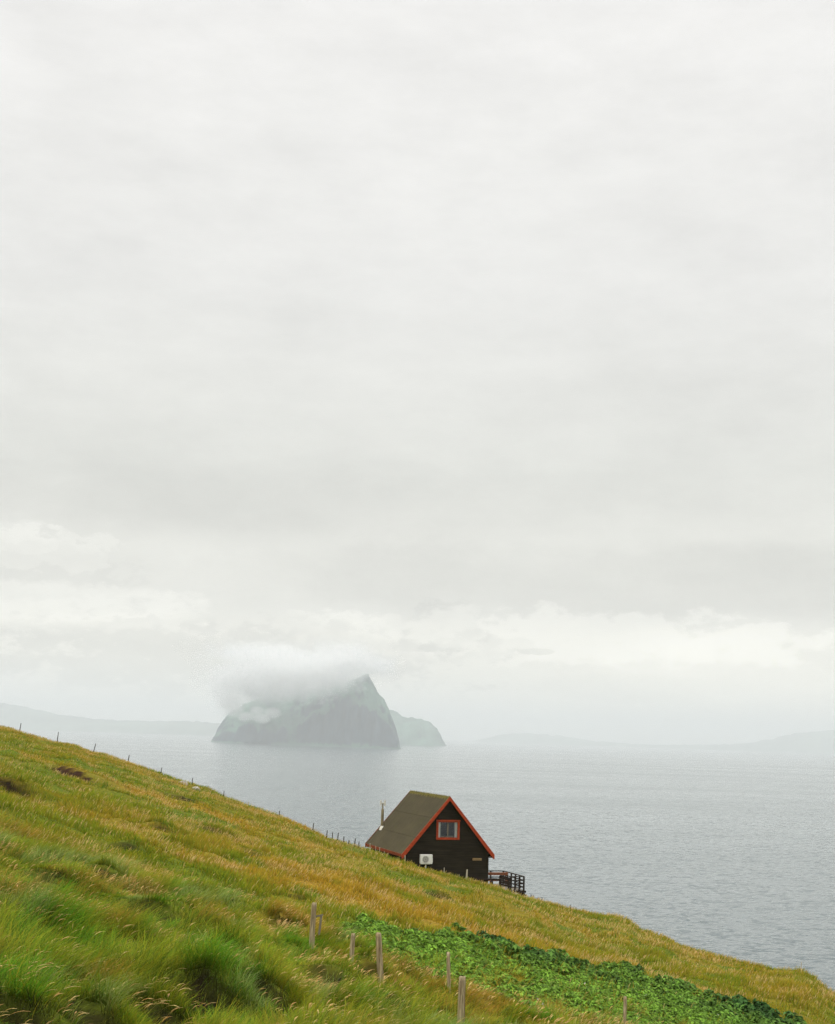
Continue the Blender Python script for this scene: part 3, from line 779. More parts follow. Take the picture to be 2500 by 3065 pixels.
# far corner: where the side rail ends
best = min(((abs(loc_of(1507, 2607, yy)[0] - RX), yy) for yy in np.arange(1.5, 9, 0.05)))
FY = min(best[1], 8.5)
SX = WW + 0.06
nl = loc_of(1500, 2630, NY)[0]
dk = MB()
yy = NY
while yy < FY - 0.05:
    dk.box(SX + 0.0, RX, yy, yy + 0.13, FZ - 0.04, FZ); yy += 0.14
dk.build('floor_boards', M['grey_wood'], deck)
bm_ = MB()
for yy in (NY - 0.05, (NY + FY) / 2, FY): bm_.bar((SX, yy, FZ - 0.12), (RX + 0.14, yy, FZ - 0.12), 0.12, 0.15)
for xx in (SX + 0.1, RX - 0.02): bm_.bar((xx, NY - 0.15, FZ - 0.28), (xx, FY + 0.1, FZ - 0.28), 0.10, 0.14)
bm_.bar((SX, NY - 0.07, FZ - 0.36), (RX + 0.16, NY - 0.07, FZ - 0.36), 0.09, 0.09)
bm_.build('beams', M['dark_wood'], deck)
def rail(name, p0, p1, nposts, levels, mat=M['dark_wood'], down=2.2):
    g_ = MB(); 
    for lv in levels: g_.bar((p0[0], p0[1], FZ + lv), (p1[0], p1[1], FZ + lv), 0.075 if lv < 0.9 else 0.13, 0.075 if lv < 0.9 else 0.06)
    g_.build(name, mat, deck, bevel=0.01)
    for i in range(nposts):
        t = i / (nposts - 1); x = p0[0] + (p1[0] - p0[0]) * t; y = p0[1] + (p1[1] - p0[1]) * t
        q_ = MB(); q_.bar((x, y, FZ - down), (x, y, FZ + 0.92), 0.10); q_.build('post', mat, deck, bevel=0.01)
rail('side_rail', (RX, NY, 0), (RX, FY, 0), 6, (0.95, 0.68, 0.44, 0.2))
rail('rear_rail', (SX, FY, 0), (RX, FY, 0), 4, (0.95, 0.5))
rail('front_rail', (nl + 0.75, NY - 0.02, 0), (RX - 0.02, NY - 0.02, 0), 4, (0.95, 0.68, 0.44, 0.2))
# lower front walkway rail in front of the wall, and steps flank
mb = MB(); l0 = loc_of(1425, 2631, 0.05); l1 = loc_of(1502, 2633, 0.05)
mb.bar((l0[0], 0.05, l0[2]), (l1[0], 0.05, l1[2]), 0.14, 0.15); 
mb.build('walkway_beam', M['dark_wood'], deck, bevel=0.01)
for uu in (1440, 1474, 1499):
    p_ = loc_of(uu, 2633, 0.05); q_ = MB(); q_.bar((p_[0], 0.05, p_[2] - 1.8), (p_[0], 0.05, p_[2] - 0.07), 0.10); q_.build('post', M['dark_wood'], deck)
mb = MB()
for k, (ua, va, ub, vb) in enumerate([(1497, 2621, 1532, 2631), (1497, 2627, 1532, 2637), (1497, 2633, 1530, 2643), (1498, 2640, 1530, 2648), (1498, 2647, 1530, 2654)]):
    A_ = loc_of(ua, va, 0.4); B_ = loc_of(ub, vb, 0.4); mb.bar(A_, B_, 0.05, 0.12)
mb.build('stair_side', M['dark_wood'], deck, bevel=0.008)
for uu in (1498, 1524):
    p_ = loc_of(uu, 2622 + (uu - 1498) * 0.28, 0.4); q_ = MB(); q_.bar((p_[0], 0.46, p_[2] - 2.2), (p_[0], 0.46, p_[2]), 0.10); q_.build('post', M['dark_wood'], deck)
# bench on the deck
bench = empty('bench', (HX, HY, HZ), PHI); tag(bench, 'long reddish brown bench standing on the dark deck beside the house', 'bench')
by = FY - 1.6
b0 = loc_of(1462, 2615.5, by); b1 = loc_of(1522, 2617.5, by)
mb = MB(); mb.box(SX + 0.1, b1[0], by, by + 0.16, b0[2] - 0.11, b0[2] + 0.09); mb.build('backrest', M['brown_wood'], bench, bevel=0.01)
mb = MB(); mb.box(SX + 0.1, b1[0], by - 0.42, by - 0.02, FZ + 0.40, FZ + 0.45); mb.build('seat', M['brown_wood'], bench, bevel=0.01)
for xx in (SX + 0.3, b1[0] - 0.2):
    for yy in (by - 0.36, by + 0.06):
        mb = MB(); mb.bar((xx, yy, FZ), (xx, yy, (FZ + 0.40) if yy < by else b0[2] - 0.11), 0.07); mb.build('leg', M['brown_wood'], bench)

# ------------------------------------------------------------------ near fence posts
POSTS = [((932, 2845), (940, 2703), 14, 'thick weathered fence post at the left end, with a broken slat behind it'),
         ((1050, 2888), (1058, 2795), 12, 'short weathered fence post half sunk in grass between two taller ones'),
         ((1146, 2945), (1132, 2793), 16, 'weathered fence post leaning left above the darkest grass hollow'),
         ((1346, 2985), (1342, 2851), 10, 'slim grey fence post standing before the bright green leaf bed'),
         ((1376, 3098), (1386, 2924), 19, 'thickest and nearest fence post, cut off by the bottom edge of the photo'),
         ((1870, 3095), (1871, 2984), 10, 'slim fence post furthest right, rising in front of the dark leafy plants')]
for (fu, fv), (tu, tv), wpx, lab in POSTS:
    x, y, z_ = ground_hit(fu, fv)
    zt = CAMZ + ray(tu, tv)[2] * y; xt = ray(tu, tv)[0] * y
    zf = float(h(np.array([x]), np.array([y]))[0]) - 0.3
    x0 = x + (x - xt) * 0.2
    r_ = wpx / F * y / 2
    pp = empty('fence_post', (x, y, zf)); tag(pp, lab, 'fence post', 'weathered wooden posts of the near fence')
    mb = MB(); n = 14; H_ = zt - zf; pts_ = []; rs = []
    K = 16; rings = []
    for i in range(K + 1):
        t = i / K; cxp = (xt - x) * t + 0.006 * math.sin(5 * t + fu); rr = r_ * (1.12 - 0.14 * t)
        if i == K: rr *= 0.90
        rings.append([(cxp + rr * (1 + 0.10 * math.sin(3 * k + fu) + 0.04 * random.random()) * math.cos(2 * math.pi * k / n), rr * (1 + 0.08 * math.sin(2 * k + fu)) * math.sin(2 * math.pi * k / n), H_ * t + (0.012 * math.sin(k * 1.3 + fu) if i == K else 0)) for k in range(n)])
    vs = [v for rg in rings for v in rg] + [((xt - x), 0, H_ + 0.006)]
    fs = [(i * n + k, i * n + (k + 1) % n, (i + 1) * n + (k + 1) % n, (i + 1) * n + k) for i in range(K) for k in range(n)]
    fs += [(K * n + k, K * n + (k + 1) % n, (K + 1) * n) for k in range(n)]
    mb.add(vs, fs); mb.build('shaft', M['post'], pp, smooth=True)
    if fu == 932:
        mb = MB(); mb.bar((0.16, 0.09, H_ * 0.45), (0.20, 0.09, H_ * 0.78), 0.05, 0.02); mb.bar((0.06, 0.08, H_ * 0.76), (0.24, 0.09, H_ * 0.79), 0.02, 0.04)
        mb.build('broken_slat', M['grey_wood'], pp)

# ------------------------------------------------------------------ skyline and house side posts
ORD = ['first', 'second', 'third', 'fourth', 'fifth', 'sixth', 'seventh', 'eighth', 'ninth', 'tenth', 'eleventh', 'twelfth', 'thirteenth', 'fourteenth', 'fifteenth', 'sixteenth', 'seventeenth']
SKY = [(57, 2193, 63, 2165), (170, 2222, 175, 2191), (277, 2257, 287, 2226), (382, 2283, 387, 2260), (480, 2317, 485, 2297), (574, 2347, 577, 2329), (669, 2383, 671, 2367),
       (742, 2418, 744, 2399), (835, 2447, 837, 2427), (936, 2486, 939, 2464), (977, 2505, 980, 2485), (994, 2511, 996, 2492), (1010, 2516, 1013, 2493), (1028, 2521, 1030, 2504), (1044, 2525, 1045, 2515), (1061, 2532, 1064, 2509), (1074, 2536, 1075, 2519)]
WALL = [(1108, 2545, 1108, 2524, .05), (1125, 2550, 1125, 2532, .04), (1137, 2554, 1137, 2536, .045), (1150, 2558, 1151, 2548, .04), (1213, 2580, 1213, 2560, .06), (1330, 2617, 1330, 2597, .055), (1375, 2628, 1375, 2617, .04), (1396, 2630, 1399, 2603, .12)]
RIGHT = [(1493, 2658, 1493, 2641, 'p'), (1534, 2674, 1534, 2663, 'p'), (1543, 2677, 1543, 2664, 'p'), (1589, 2690, 1590, 2677, 'd'), (1596, 2692, 1597, 2680, 'd'), (1622, 2698, 1623, 2685, 'd'), (1708, 2722, 1708, 2709, 'd'), (2398, 2906, 2399, 2880, 'p')]
def thin_post(fu, fv, tu, tv, wd, mat, back=1.5, lab='', grp=''):
    t = ray(fu, fv)[0]; D, zc, c = crest(np.array([t])); y = float(D[0]) - back
    x = t * y; zf = float(h(np.array([x]), np.array([y]))[0]) - 0.25
    d = ray(tu, tv); zt = CAMZ + d[2] * y; xt = d[0] * y
    mb = MB(); n = 7; mb.tube([(0, 0, 0), ((xt - x) * .6, 0.01, (zt - zf) * .6), (xt - x, 0, zt - zf)], [wd / 2 * 1.1, wd / 2, wd / 2 * 0.85], n)
    o = mb.build('fence_post', mat); o.location = (x, y, zf)
    tag(o, lab, 'fence post', grp)
for i, (fu, fv, tu, tv) in enumerate(SKY):
    pale = i == 7
    thin_post(fu, fv, tu, tv, 0.085 if i < 4 else 0.075, M['pale_post'] if pale else M['thin_post'], 1.0,
              ('pale bleached post by the small rock, ' if pale else 'thin dark post on the grassy skyline left of the house, ') + ORD[i] + ' from the left', 'thin fence posts along the left skyline')
wl = ['first and tallest thin pale post before the left side wall of the house', 'second thin pale post from the left before the side wall of the house', 'third thin pale post from the left before the side wall of the house', 'short pale stump before the side wall, fourth from the left',
      'pale post standing at the near left corner of the black house', 'thin pale post before the gable wall, right of the heat pump', 'very short thin stub left of the broad pale post at the gable foot', 'broad pale post leaning before the foot of the black gable wall']
for (fu, fv, tu, tv, wd), lab in zip(WALL, wl): thin_post(fu, fv, tu, tv, wd, M['pale_post'], 0.6, lab, 'pale fence posts in front of the house')
rl = ['pale short post below the left end of the deck', 'left one of two pale stubs below the middle of the deck', 'right one of two pale stubs below the middle of the deck', 'first small dark post on the skyline right of the deck', 'second small dark post right of the deck, close to the first',
      'third small dark post on the skyline right of the deck', 'lone dark post stub on the skyline before the cliff bulge', 'thin pale stick on the skyline near the right edge']
for (fu, fv, tu, tv, k), lab in zip(RIGHT, rl): thin_post(fu, fv, tu, tv, 0.05, M['pale_post'] if k == 'p' else M['thin_post'], 0.6, lab, 'short posts right of the house')

# ------------------------------------------------------------------ rocks
def rock(u, v, wpx, hpx, lab, seed):
    import bmesh
    x, y, z_ = ground_hit(u, v); zz = float(h(np.array([x]), np.array([y]))[0])
    bm = bmesh.new(); bmesh.ops.create_icosphere(bm, subdivisions=3, radius=1)
    rr = random.Random(seed); offs = [(Vector((rr.gauss(0, 1), rr.gauss(0, 1), rr.gauss(0, 1))).normalized(), rr.uniform(0.55, 0.95)) for _ in range(12)]
    for vtx in bm.verts:
        p = vtx.co.copy()
        for nrm, dd in offs:
            e = p.dot(nrm) - dd
            if e > 0: p -= nrm * e * 0.9
        vtx.co = Vector((p.x * wpx / F * y / 2 * 1.2, p.y * wpx / F * y / 2, p.z * hpx / F * y * 0.75))
    me = bpy.data.meshes.new('rock'); bm.to_mesh(me); bm.free(); me.materials.append(M['rock'])
    o = bpy.data.objects.new('rock', me); link(o); o.location = (x, y, zz + hpx / F * y * 0.30)
    tag(o, lab, 'rock', 'pale rocks in the hillside grass')
rock(548, 2354, 30, 17, 'left of two pale rocks just below the left skyline', 3)
rock(587, 2366, 26, 15, 'right of two pale rocks just below the left skyline', 5)
rock(774, 2420, 16, 9, 'small pale rock at the skyline beside the bleached post', 8)
rock(2017, 2841, 10, 6, 'tiny white stone in the ochre grass near the right skyline', 11)

# ------------------------------------------------------------------ flowers
FLW = [(1447, 2818), (1508, 2834), (1516, 2835), (1576, 2872), (1575, 2892), (1658, 2895), (1610, 2992), (1624, 3008), (1752, 2946), (1933, 2984), (1941, 2985), (1992, 3012), (1990, 3004), (2104, 3002), (2121, 3003), (2150, 3040), (2183, 3008), (2208, 3016), (2189, 3038), (2214, 3044), (2271, 3047), (2350, 3063), (1909, 3047), (1300, 2835), (1884, 2921)]
def flower_mesh():
    vs = [(0, 0, 0)]; fs = []
    for k in range(11):                                  # petals round one shared centre, with a short stalk
        a = 2 * math.pi * k / 5.5 + random.uniform(-.2, .2); r_ = random.uniform(0.03, 0.065); zt = random.uniform(-.01, .05); wd = .42
        b = len(vs); vs += [(r_ * .6 * math.cos(a - wd), r_ * .6 * math.sin(a - wd), zt * .7), (r_ * math.cos(a), r_ * math.sin(a), zt), (r_ * .6 * math.cos(a + wd), r_ * .6 * math.sin(a + wd), zt * .7)]
        fs.append((0, b, b + 1, b + 2))
    b = len(vs); vs += [(0.006, 0, -0.12), (-0.006, 0, -0.12)]; fs.append((0, b, b + 1))
    me = bpy.data.meshes.new('blossom'); me.from_pydata(vs, [], fs); me.materials.append(M['petal']); return me
fm = [flower_mesh() for _ in range(4)]
for i, (u, v) in enumerate(FLW):
    x, y, z_ = ground_hit(u, v + 14); d = ray(u, v)
    o = bpy.data.objects.new('potato_flower', fm[i % 4]); link(o)
    o.location = (d[0] * y, y, CAMZ + d[2] * y); o.rotation_euler = (R(35), 0, i * 1.3)
    tag(o, 'small white blossom standing above the leaves of the potato bed', 'flower', 'white blossoms on the potato plants')

# ------------------------------------------------------------------ sea
sea = MB(); S = 44000
sea.add([(-S, -3000, 0), (S, -3000, 0), (S, S, 0), (-S, S, 0)], [(0, 1, 2, 3)])
def sea_mat():
    mt, nt, out = new_mat('sea_water')
    g = N(nt, 'ShaderNodeNewGeometry'); pos = g.outputs['Position']
    n1 = noise(nt, mapping(nt, pos, (0.6, 1, 1), rot=(0, 0, 0.3)), 0.16, 6, 0.66, 0.3)
    n2 = noise(nt, mapping(nt, pos, (0.5, 1, 1), rot=(0, 0, -0.2)), 0.035, 4, 0.6)
    n3 = noise(nt, mapping(nt, pos, (0.25, 1, 1), rot=(0, 0, 0.1)), 0.0035, 3, 0.5)
    def nvec(scale, st, rot, k):
        t = N(nt, 'ShaderNodeTexNoise', inp={'Scale': scale, 'Detail': 3, 'Roughness': 0.6})
        nt.links.new(mapping(nt, pos, st, rot=(0, 0, rot)), t.inputs['Vector'])
        v = N(nt, 'ShaderNodeVectorMath', operation='SUBTRACT'); nt.links.new(t.outputs['Color'], v.inputs[0]); v.inputs[1].default_value = (.5, .5, .5)
        m_ = N(nt, 'ShaderNodeVectorMath', operation='MULTIPLY'); nt.links.new(v.outputs[0], m_.inputs[0]); m_.inputs[1].default_value = (k, k * 1.3, 0)
        return m_.outputs[0]
    def vadd(a_, b_):
        v = N(nt, 'ShaderNodeVectorMath', operation='ADD'); nt.links.new(a_, v.inputs[0])
        if isinstance(b_, tuple): v.inputs[1].default_value = b_
        else: nt.links.new(b_, v.inputs[1])
        return v.outputs[0]
    nv_ = vadd(vadd(nvec(0.28, (0.8, 1, 1), 0.15, 0.72), nvec(0.05, (0.7, 1, 1), -0.1, 0.20)), (0, 0, 1))
    b = N(nt, 'ShaderNodeVectorMath', operation='NORMALIZE'); nt.links.new(nv_, b.inputs[0])
    p = N(nt, 'ShaderNodeBsdfPrincipled', inp={'Roughness': 0.22, 'IOR': 1.33, 'Base Color': (0.070, 0.096, 0.100, 1)})
    nt.links.new(b.outputs[0], p.inputs['Normal'])
    nt.links.new(math_n(nt, 'MULTIPLY_ADD', n3, 0.15, 0.06), p.inputs['Roughness'])
    nt.links.new(p.outputs[0], out.inputs[0]); return mt
so = sea.build('sea', sea_mat()); tag(so, kind='structure')

# ------------------------------------------------------------------ islands
def rel(u, v, D): d = ray(u, v); return d[0] * D, D, CAMZ + d[2] * D
PROF = [(643, 2222), (646, 2205), (653, 2178), (668, 2155), (690, 2130), (730, 2108), (790, 2085), (850, 2070), (910, 2060), (960, 2052), (1010, 2046), (1060, 2032), (1092, 2018), (1103, 2013), (1110, 2030), (1118, 2047), (1130, 2068), (1141, 2083), (1150, 2092), (1158, 2108), (1166, 2124), (1176, 2150), (1186, 2180), (1194, 2210), (1198, 2235), (1202, 2246)]
def island(prof, D0, D1, depth, name, mat, label, nS=260, nW=90, gul=1.0, seed=0, cliff=0.35):
    us = np.linspace(prof[0][0], prof[-1][0], nS); vs = np.interp(us, [p[0] for p in prof], [p[1] for p in prof]) + 9 * (fbm(us / 14, us * 0, 300 + seed, 4) - 0.5)
    t = (us - prof[0][0]) / (prof[-1][0] - prof[0][0]); D = D0 + (D1 - D0) * t
    xyz = np.array([rel(u, v, d_) for u, v, d_ in zip(us, vs, D)])
    W = np.linspace(-1, 1.0, nW)[None, :]; AW = np.abs(W)
    x = xyz[:, 0:1]; y = xyz[:, 1:2]; z = np.maximum(xyz[:, 2:3], -8)
    side = depth * (0.35 + 0.65 * np.minimum(1, np.sin(np.pi * np.clip(t, 0.02, 0.98)) * 1.3))[:, None]
    xx = x + 0 * W; yy = y + side * W
    ra = xx * 0.84 + yy * 0.54 + 60 * fbm(xx / 130 + 3, yy / 170, 260 + seed, 3); rb = -xx * 0.54 + yy * 0.84 + 60 * fbm(xx / 150 + 9, yy / 120, 270 + seed, 3)
    nz = fbm(ra / 210, rb / 240, 200 + seed, 5) - 0.5
    rg = 0.5 - np.abs(2 * fbm(ra / 110, rb / 420, 240 + seed, 4) - 1) * 1.6
    rightc = sstep(0.42, 0.75, t)[:, None]
    edge = 0.82 + 0.22 * nz - 0.22 * rightc; cliff = cliff + 0.26 * rightc + 0.3 * nz
    f = np.where(AW < edge, 1 - (1 - cliff) * (np.minimum(AW, edge) / edge) ** 0.9, cliff * np.maximum(0, 1 - (AW - edge) / 0.13))
    zf = z * f + gul * (nz * 170 + rg * 75) * np.minimum(1, AW * 3) * np.where(AW > 0.2, f, 1) * np.minimum(1, z / 150)
    zb = z * (1 - AW) ** 0.6
    zz = np.where(W < 0, zf, zb)
    co = np.stack([xx, yy, np.maximum(np.minimum(zz, z), -8.0)], -1).reshape(-1, 3); idx = np.arange(nS * nW).reshape(nS, nW)
    qd = np.stack([idx[:-1, :-1], idx[1:, :-1], idx[1:, 1:], idx[:-1, 1:]], -1).reshape(-1, 4)
    o = fast_mesh(name, co, qd, mat, smooth=False)
    tag(o, kind='structure'); return o
# close spacing keeps the vertical gullies crisp
island(PROF, 10300, 9050, 620, 'island', M['island'], '')
island([(1120, 2120), (1160, 2118), (1190, 2127), (1205, 2142), (1225, 2146), (1250, 2149), (1283, 2157), (1295, 2166), (1307, 2176), (1313, 2190), (1322, 2206), (1331, 2220), (1336, 2232)], 14500, 13500, 900, 'headland', M['island'], '', 90, 30, 0.4, 5)
island([(-300, 2010), (-120, 2065), (0, 2100), (90, 2118), (190, 2140), (300, 2152), (450, 2156), (600, 2158), (700, 2170), (800, 2186), (900, 2200)], 25000, 22000, 1500, 'far_hills', M['far'], '', 90, 16, 0.3, 9)
island([(1400, 2222), (1480, 2204), (1560, 2192), (1640, 2198), (1740, 2210), (1800, 2219), (1900, 2228), (2100, 2230), (2220, 2226), (2300, 2214), (2350, 2200), (2420, 2190), (2480, 2184), (2600, 2178), (2750, 2190), (2900, 2210)], 33000, 26000, 1500, 'distant_hills', M['far'], '', 120, 16, 0.3, 13)

# ------------------------------------------------------------------ cloud hugging the island top (a real volume)
def cloud():
    import bmesh
    cx_, cy_, cz_ = rel(895, 2050, 9500)
    BL = [  # u, v, D, rx, ry, rz, weight
        (840, 2026, 9100, 430, 420, 195, 1.15), (960, 2010, 8950, 330, 360, 180, 1.1), (1045, 1968, 8850, 230, 300, 170, 1.0), (740, 2040, 9300, 300, 420, 150, 1.0),
        (700, 2126, 9250, 85, 110, 60, 1.35), (738, 2145, 9150, 70, 90, 42, 1.35), (785, 2150, 9050, 70, 90, 40, 1.35), (815, 2134, 9050, 62, 80, 44, 1.35), (770, 2128, 9100, 60, 80, 36, 1.3), (690, 2095, 9400, 140, 200, 90, 1.0), (1130, 1990, 8850, 140, 300, 90, 0.7), (800, 1950, 9200, 500, 400, 110, 1.0), (1000, 1930, 9000, 300, 300, 100, 0.9)]
    mt, nt, out = new_mat('cloud_vapour')
    g = N(nt, 'ShaderNodeNewGeometry'); pos = g.outputs['Position']
    tot = None
    for (u, v, D, rx, ry, rz, wt) in BL:
        c = rel(u, v, D)
        vv = N(nt, 'ShaderNodeVectorMath', operation='SUBTRACT'); nt.links.new(pos, vv.inputs[0]); vv.inputs[1].default_value = c
        dv = N(nt, 'ShaderNodeVectorMath', operation='DIVIDE'); nt.links.new(vv.outputs[0], dv.inputs[0]); dv.inputs[1].default_value = (rx, ry, rz)
        ln = N(nt, 'ShaderNodeVectorMath', operation='LENGTH'); nt.links.new(dv.outputs[0], ln.inputs[0])
        fval = math_n(nt, 'MULTIPLY', math_n(nt, 'SUBTRACT', 1.1, ln.outputs['Value'], clamp=False), wt)
        tot = fval if tot is None else math_n(nt, 'MAXIMUM', tot, fval)
    nz = noise(nt, mapping(nt, pos, (1, 0.7, 1.2)), 0.0075, 8, 0.68)
    f = math_n(nt, 'ADD', tot, math_n(nt, 'MULTIPLY', math_n(nt, 'SUBTRACT', nz, 0.5), 2.1))
    f = math_n(nt, 'MULTIPLY', math_n(nt, 'SUBTRACT', f, 0.08), 1.6, clamp=True)
    sz = N(nt, 'ShaderNodeSeparateXYZ'); nt.links.new(pos, sz.inputs[0])
    fd = N(nt, 'ShaderNodeMapRange', interpolation_type='SMOOTHSTEP'); fd.inputs['From Min'].default_value = 735; fd.inputs['From Max'].default_value = 520; nt.links.new(sz.outputs[2], fd.inputs['Value'])
    f = math_n(nt, 'MULTIPLY', f, fd.outputs[0])
    den = math_n(nt, 'MULTIPLY', math_n(nt, 'MULTIPLY', f, f), 0.013)
    pv = N(nt, 'ShaderNodeVolumePrincipled'); pv.inputs['Color'].default_value = (0.968, 0.968, 0.96, 1); pv.inputs['Anisotropy'].default_value = 0.2
    nt.links.new(den, pv.inputs['Density']); nt.links.new(pv.outputs[0], out.inputs['Volume'])
    mt.cycles.volume_sampling = 'DISTANCE'
    bm = bmesh.new(); bmesh.ops.create_icosphere(bm, subdivisions=4, radius=1)
    c = rel(880, 2050, 9150); 
    CB = [(np.array(rel(u, v, D)), np.array([rx, ry, rz]), wt) for u, v, D, rx, ry, rz, wt in BL]
    rs = np.linspace(0.02, 1, 160)
    for vtx in bm.verts:                                  # hull that just encloses the vapour
        d_ = np.array([vtx.co.x * 1300, vtx.co.y * 900, vtx.co.z * 560]); best_r = 0.05
        P_ = np.array(c)[None] + rs[:, None] * d_[None]
        fv = np.max([(1.1 - np.linalg.norm((P_ - q0) / q1, axis=1)) * q2 for q0, q1, q2 in CB], axis=0)
        ok = fv > -0.16
        if ok.any(): best_r = rs[np.nonzero(ok)[0][-1]]
        e_ = np.array(c) + best_r * d_
        vtx.co = Vector((e_[0], e_[1], max(70.0, min(738.0, e_[2]))))
    me = bpy.data.meshes.new('cloud'); bm.to_mesh(me); bm.free(); me.materials.append(mt)
    o = bpy.data.objects.new('cloud', me); link(o)
    tag(o, 'pale low cloud clinging to the summit of the steep island', 'cloud', kind='stuff')
cloud()

# ------------------------------------------------------------------ haze
HAZE_D = 8.4e-5
hz = MB(); hz.box(-46000, 46000, -5000, 46000, -9, 750)
mt, nt, out = new_mat('sea_haze')
pv = N(nt, 'ShaderNodeVolumePrincipled'); pv.inputs['Color'].default_value = (0.938, 0.966, 0.974, 1); pv.inputs['Density'].default_value = HAZE_D; pv.inputs['Anisotropy'].default_value = 0.2
nt.links.new(pv.outputs[0], out.inputs['Volume'])
mt.cycles.volume_sampling = 'DISTANCE'
ho = hz.build('haze', mt); tag(ho, 'thin pale sea haze over the whole view', 'haze', kind='stuff')

# ------------------------------------------------------------------ world and sun
SUN_EL, SUN_AZ = R(48), R(-125)         # azimuth from +y, clockwise seen from above is positive x
world = bpy.data.worlds.new("World"); scene.world = world; world.use_nodes = True
wt = world.node_tree
for n in list(wt.nodes): wt.nodes.remove(n)
wo = wt.nodes.new('ShaderNodeOutputWorld'); bg = wt.nodes.new('ShaderNodeBackground')
sky = wt.nodes.new('ShaderNodeTexSky'); sky.sky_type = 'NISHITA'; sky.sun_disc = False
sky.sun_elevation = SUN_EL; sky.sun_rotation = SUN_AZ; sky.altitude = 80; sky.dust_density = 3
tc = wt.nodes.new('ShaderNodeTexCoord'); dirv = tc.outputs['Generated']
sp = wt.nodes.new('ShaderNodeSeparateXYZ'); wt.links.new(dirv, sp.inputs[0])
hyp = math_n(wt, 'SQRT', math_n(wt, 'ADD', math_n(wt, 'MULTIPLY', sp.outputs[0], sp.outputs[0]), math_n(wt, 'MULTIPLY', sp.outputs[1], sp.outputs[1])))
el = math_n(wt, 'ARCTAN2', sp.outputs[2], hyp)           # elevation
azn = math_n(wt, 'ARCTAN2', sp.outputs[0], sp.outputs[1])   # azimuth from +y
cv = wt.nodes.new('ShaderNodeCombineXYZ'); wt.links.new(azn, cv.inputs[0]); wt.links.new(el, cv.inputs[1])
cvec = cv.outputs[0]
def px(u, v):
    d = ray(u, v); return math.atan2(d[0], 1), math.atan2(d[2], math.hypot(d[0], 1))
wob = noise(wt, mapping(wt, cvec, (1, 2.2, 1), (0.3, 0.1, 0.2)), 9, 6, 0.6)
wob2 = noise(wt, mapping(wt, cvec, (1, 1.6, 1), (5.3, 2.1, 0.9)), 42, 8, 0.64)
# base brightness from elevation (radiance as seen on screen, 1 = white)
ev = math_n(wt, 'DIVIDE', el, math.pi / 2)
base = ramp(wt, ev, [(0.0, (0.97, 0.93, 0.80)), (0.03, (0.94, 0.905, 0.79)), (0.055, (0.76, 0.745, 0.68)), (0.12, (0.67, 0.67, 0.625)), (0.20, (0.745, 0.74, 0.715)), (0.32, (0.795, 0.787, 0.768)), (0.5, (1.0, 1.0, 0.99)), (1.0, (1.0, 1.0, 0.99))])
val = 1.0
acc = None
def blob(u, v, ru, rv, amp, hard=0.0, wn=None, wamt=0.9):
    """soft cloud lump in azimuth/elevation, edge broken up by noise"""
    global acc
    a0, e0 = px(u, v)
    da = math_n(wt, 'DIVIDE', math_n(wt, 'SUBTRACT', azn, a0), ru / F); de = math_n(wt, 'DIVIDE', math_n(wt, 'SUBTRACT', el, e0), rv / F)
    q = math_n(wt, 'ADD', math_n(wt, 'MULTIPLY', da, da), math_n(wt, 'MULTIPLY', de, de))
    q = math_n(wt, 'ADD', q, math_n(wt, 'MULTIPLY', math_n(wt, 'SUBTRACT', wn or wob, 0.5), wamt * 4))
    n = wt.nodes.new('ShaderNodeMapRange'); n.interpolation_type = 'SMOOTHSTEP'
    n.inputs['From Min'].default_value = 1.0 + (1 - hard) * 0.9; n.inputs['From Max'].default_value = 1.0 - (1 - hard) * 0.9
    wt.links.new(q, n.inputs['Value'])
    gq = math_n(wt, 'MULTIPLY', n.outputs[0], amp)
    acc = gq if acc is None else math_n(wt, 'ADD', acc, gq)
blob(1900, 1740, 1100, 110, -0.11, 0.2)                 # grey shelf on the right
blob(700, 1500, 1300, 110, -0.06, 0.0)
blob(300, 1460, 900, 90, -0.03, 0.0)
blob(1700, 1915, 760, 75, 0.20, 0.45, wob2, 1.5)           # bright break under the shelf
blob(2300, 2000, 500, 110, 0.11, 0.0)
blob(120, 1810, 420, 60, 0.17, 0.4, wob2, 1.4)             # bright break on the left
blob(60, 1700, 300, 90, -0.07, 0.6, wob2, 1.5)
blob(80, 1640, 250, 60, 0.10, 0.72, wob2, 1.6)
blob(60, 1605, 110, 45, 0.06, 0.75, wob2, 1.4)             # cumulus on the left
blob(620, 1970, 680, 105, -0.21, 0.5, wob2, 1.6)
blob(430, 1880, 330, 40, 0.05, 0.5, wob2, 1.6)           # bank over the island
blob(1300, 1880, 130, 70, -0.10, 0.5, wob2, 1.7)
blob(1400, 1940, 110, 50, -0.11, 0.6, wob2, 1.7)
blob(1510, 1945, 80, 40, -0.09, 0.6, wob2, 1.7)
blob(1605, 1951, 44, 9, -0.22, 0.5, wob2, 1.2)
blob(200, 2110, 700, 40, 0.08, 0.0)
blob(1900, 2060, 260, 40, -0.08, 0.1, wob2, 0.6)
big = noise(wt, mapping(wt, cvec, (1, 2.6, 1), (1.3, 0.7, 0)), 4.2, 5, 0.55)
med = noise(wt, mapping(wt, cvec, (1, 2.2, 1), (7.3, 2.7, 0)), 13, 6, 0.6)
mod = math_n(wt, 'ADD', math_n(wt, 'MULTIPLY', math_n(wt, 'SUBTRACT', big, 0.5), 0.26), math_n(wt, 'MULTIPLY', math_n(wt, 'SUBTRACT', med, 0.5), 0.24))
mod = math_n(wt, 'ADD', math_n(wt, 'ADD', mod, acc), 1.10)
vm = wt.nodes.new('ShaderNodeVectorMath'); vm.operation = 'SCALE'; wt.links.new(base, vm.inputs[0]); wt.links.new(mod, vm.inputs['Scale'])
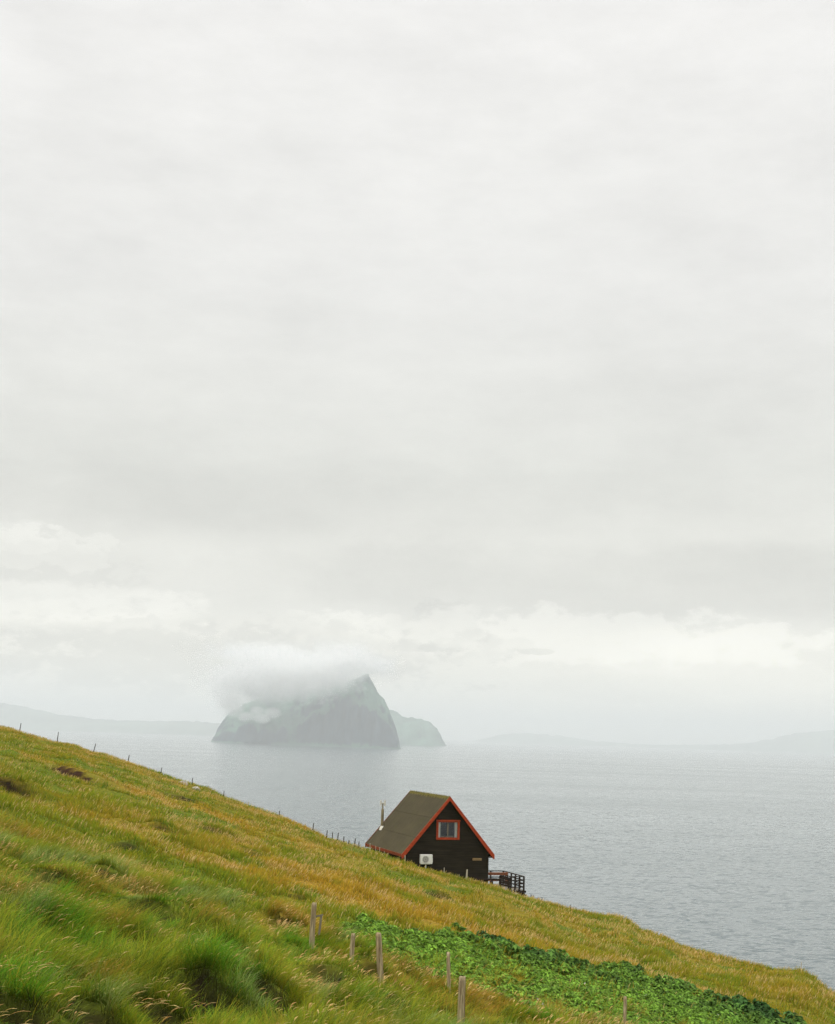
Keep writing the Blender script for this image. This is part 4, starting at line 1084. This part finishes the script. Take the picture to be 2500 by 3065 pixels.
# overhead the cloud deck is brighter (outside the picture)
zen = wt.nodes.new('ShaderNodeMapRange'); zen.inputs['From Min'].default_value = 0.36; zen.inputs['From Max'].default_value = 0.85
zen.inputs['To Min'].default_value = 1.0; zen.inputs['To Max'].default_value = 2.6; wt.links.new(ev, zen.inputs['Value'])
vz = wt.nodes.new('ShaderNodeVectorMath'); vz.operation = 'SCALE'; wt.links.new(vm.outputs[0], vz.inputs[0]); wt.links.new(zen.outputs[0], vz.inputs['Scale'])
# a little clear-sky light through the deck
sk = wt.nodes.new('ShaderNodeVectorMath'); sk.operation = 'SCALE'; wt.links.new(sky.outputs[0], sk.inputs[0]); sk.inputs['Scale'].default_value = 0.004
ad = wt.nodes.new('ShaderNodeVectorMath'); ad.operation = 'ADD'; wt.links.new(vz.outputs[0], ad.inputs[0]); wt.links.new(sk.outputs[0], ad.inputs[1])
wt.links.new(ad.outputs[0], bg.inputs[0]); bg.inputs[1].default_value = 1.0
wt.links.new(bg.outputs[0], wo.inputs[0])
world.cycles.sampling_method = 'MANUAL'; world.cycles.sample_map_resolution = 512

sd = bpy.data.lights.new('sun', 'SUN'); sd.energy = 1.0; sd.angle = R(18); sd.color = (1.0, 0.96, 0.9)
sun = bpy.data.objects.new('sun', sd); link(sun)
dv = Vector((math.sin(SUN_AZ) * math.cos(SUN_EL), math.cos(SUN_AZ) * math.cos(SUN_EL), math.sin(SUN_EL)))
sun.rotation_euler = dv.to_track_quat('Z', 'Y').to_euler(); sun.location = (0, 0, 300)

# ------------------------------------------------------------------ render settings
vs_ = scene.view_settings; vs_.view_transform = 'Standard'; vs_.look = 'None'; vs_.exposure = 0.0; vs_.gamma = 1.0
cy = scene.cycles
cy.max_bounces = 8; cy.diffuse_bounces = 3; cy.glossy_bounces = 2; cy.transmission_bounces = 4; cy.transparent_max_bounces = 8; cy.volume_bounces = 6
cy.volume_step_rate = 0.5; cy.volume_max_steps = 256
cy.caustics_reflective = False; cy.caustics_refractive = False
cy.use_adaptive_sampling = False; cy.use_denoising = True; cy.denoiser = 'OPENIMAGEDENOISE'; cy.denoising_prefilter = 'FAST'; cy.denoising_input_passes = 'RGB_ALBEDO_NORMAL'
cy.sample_clamp_indirect = 4.0
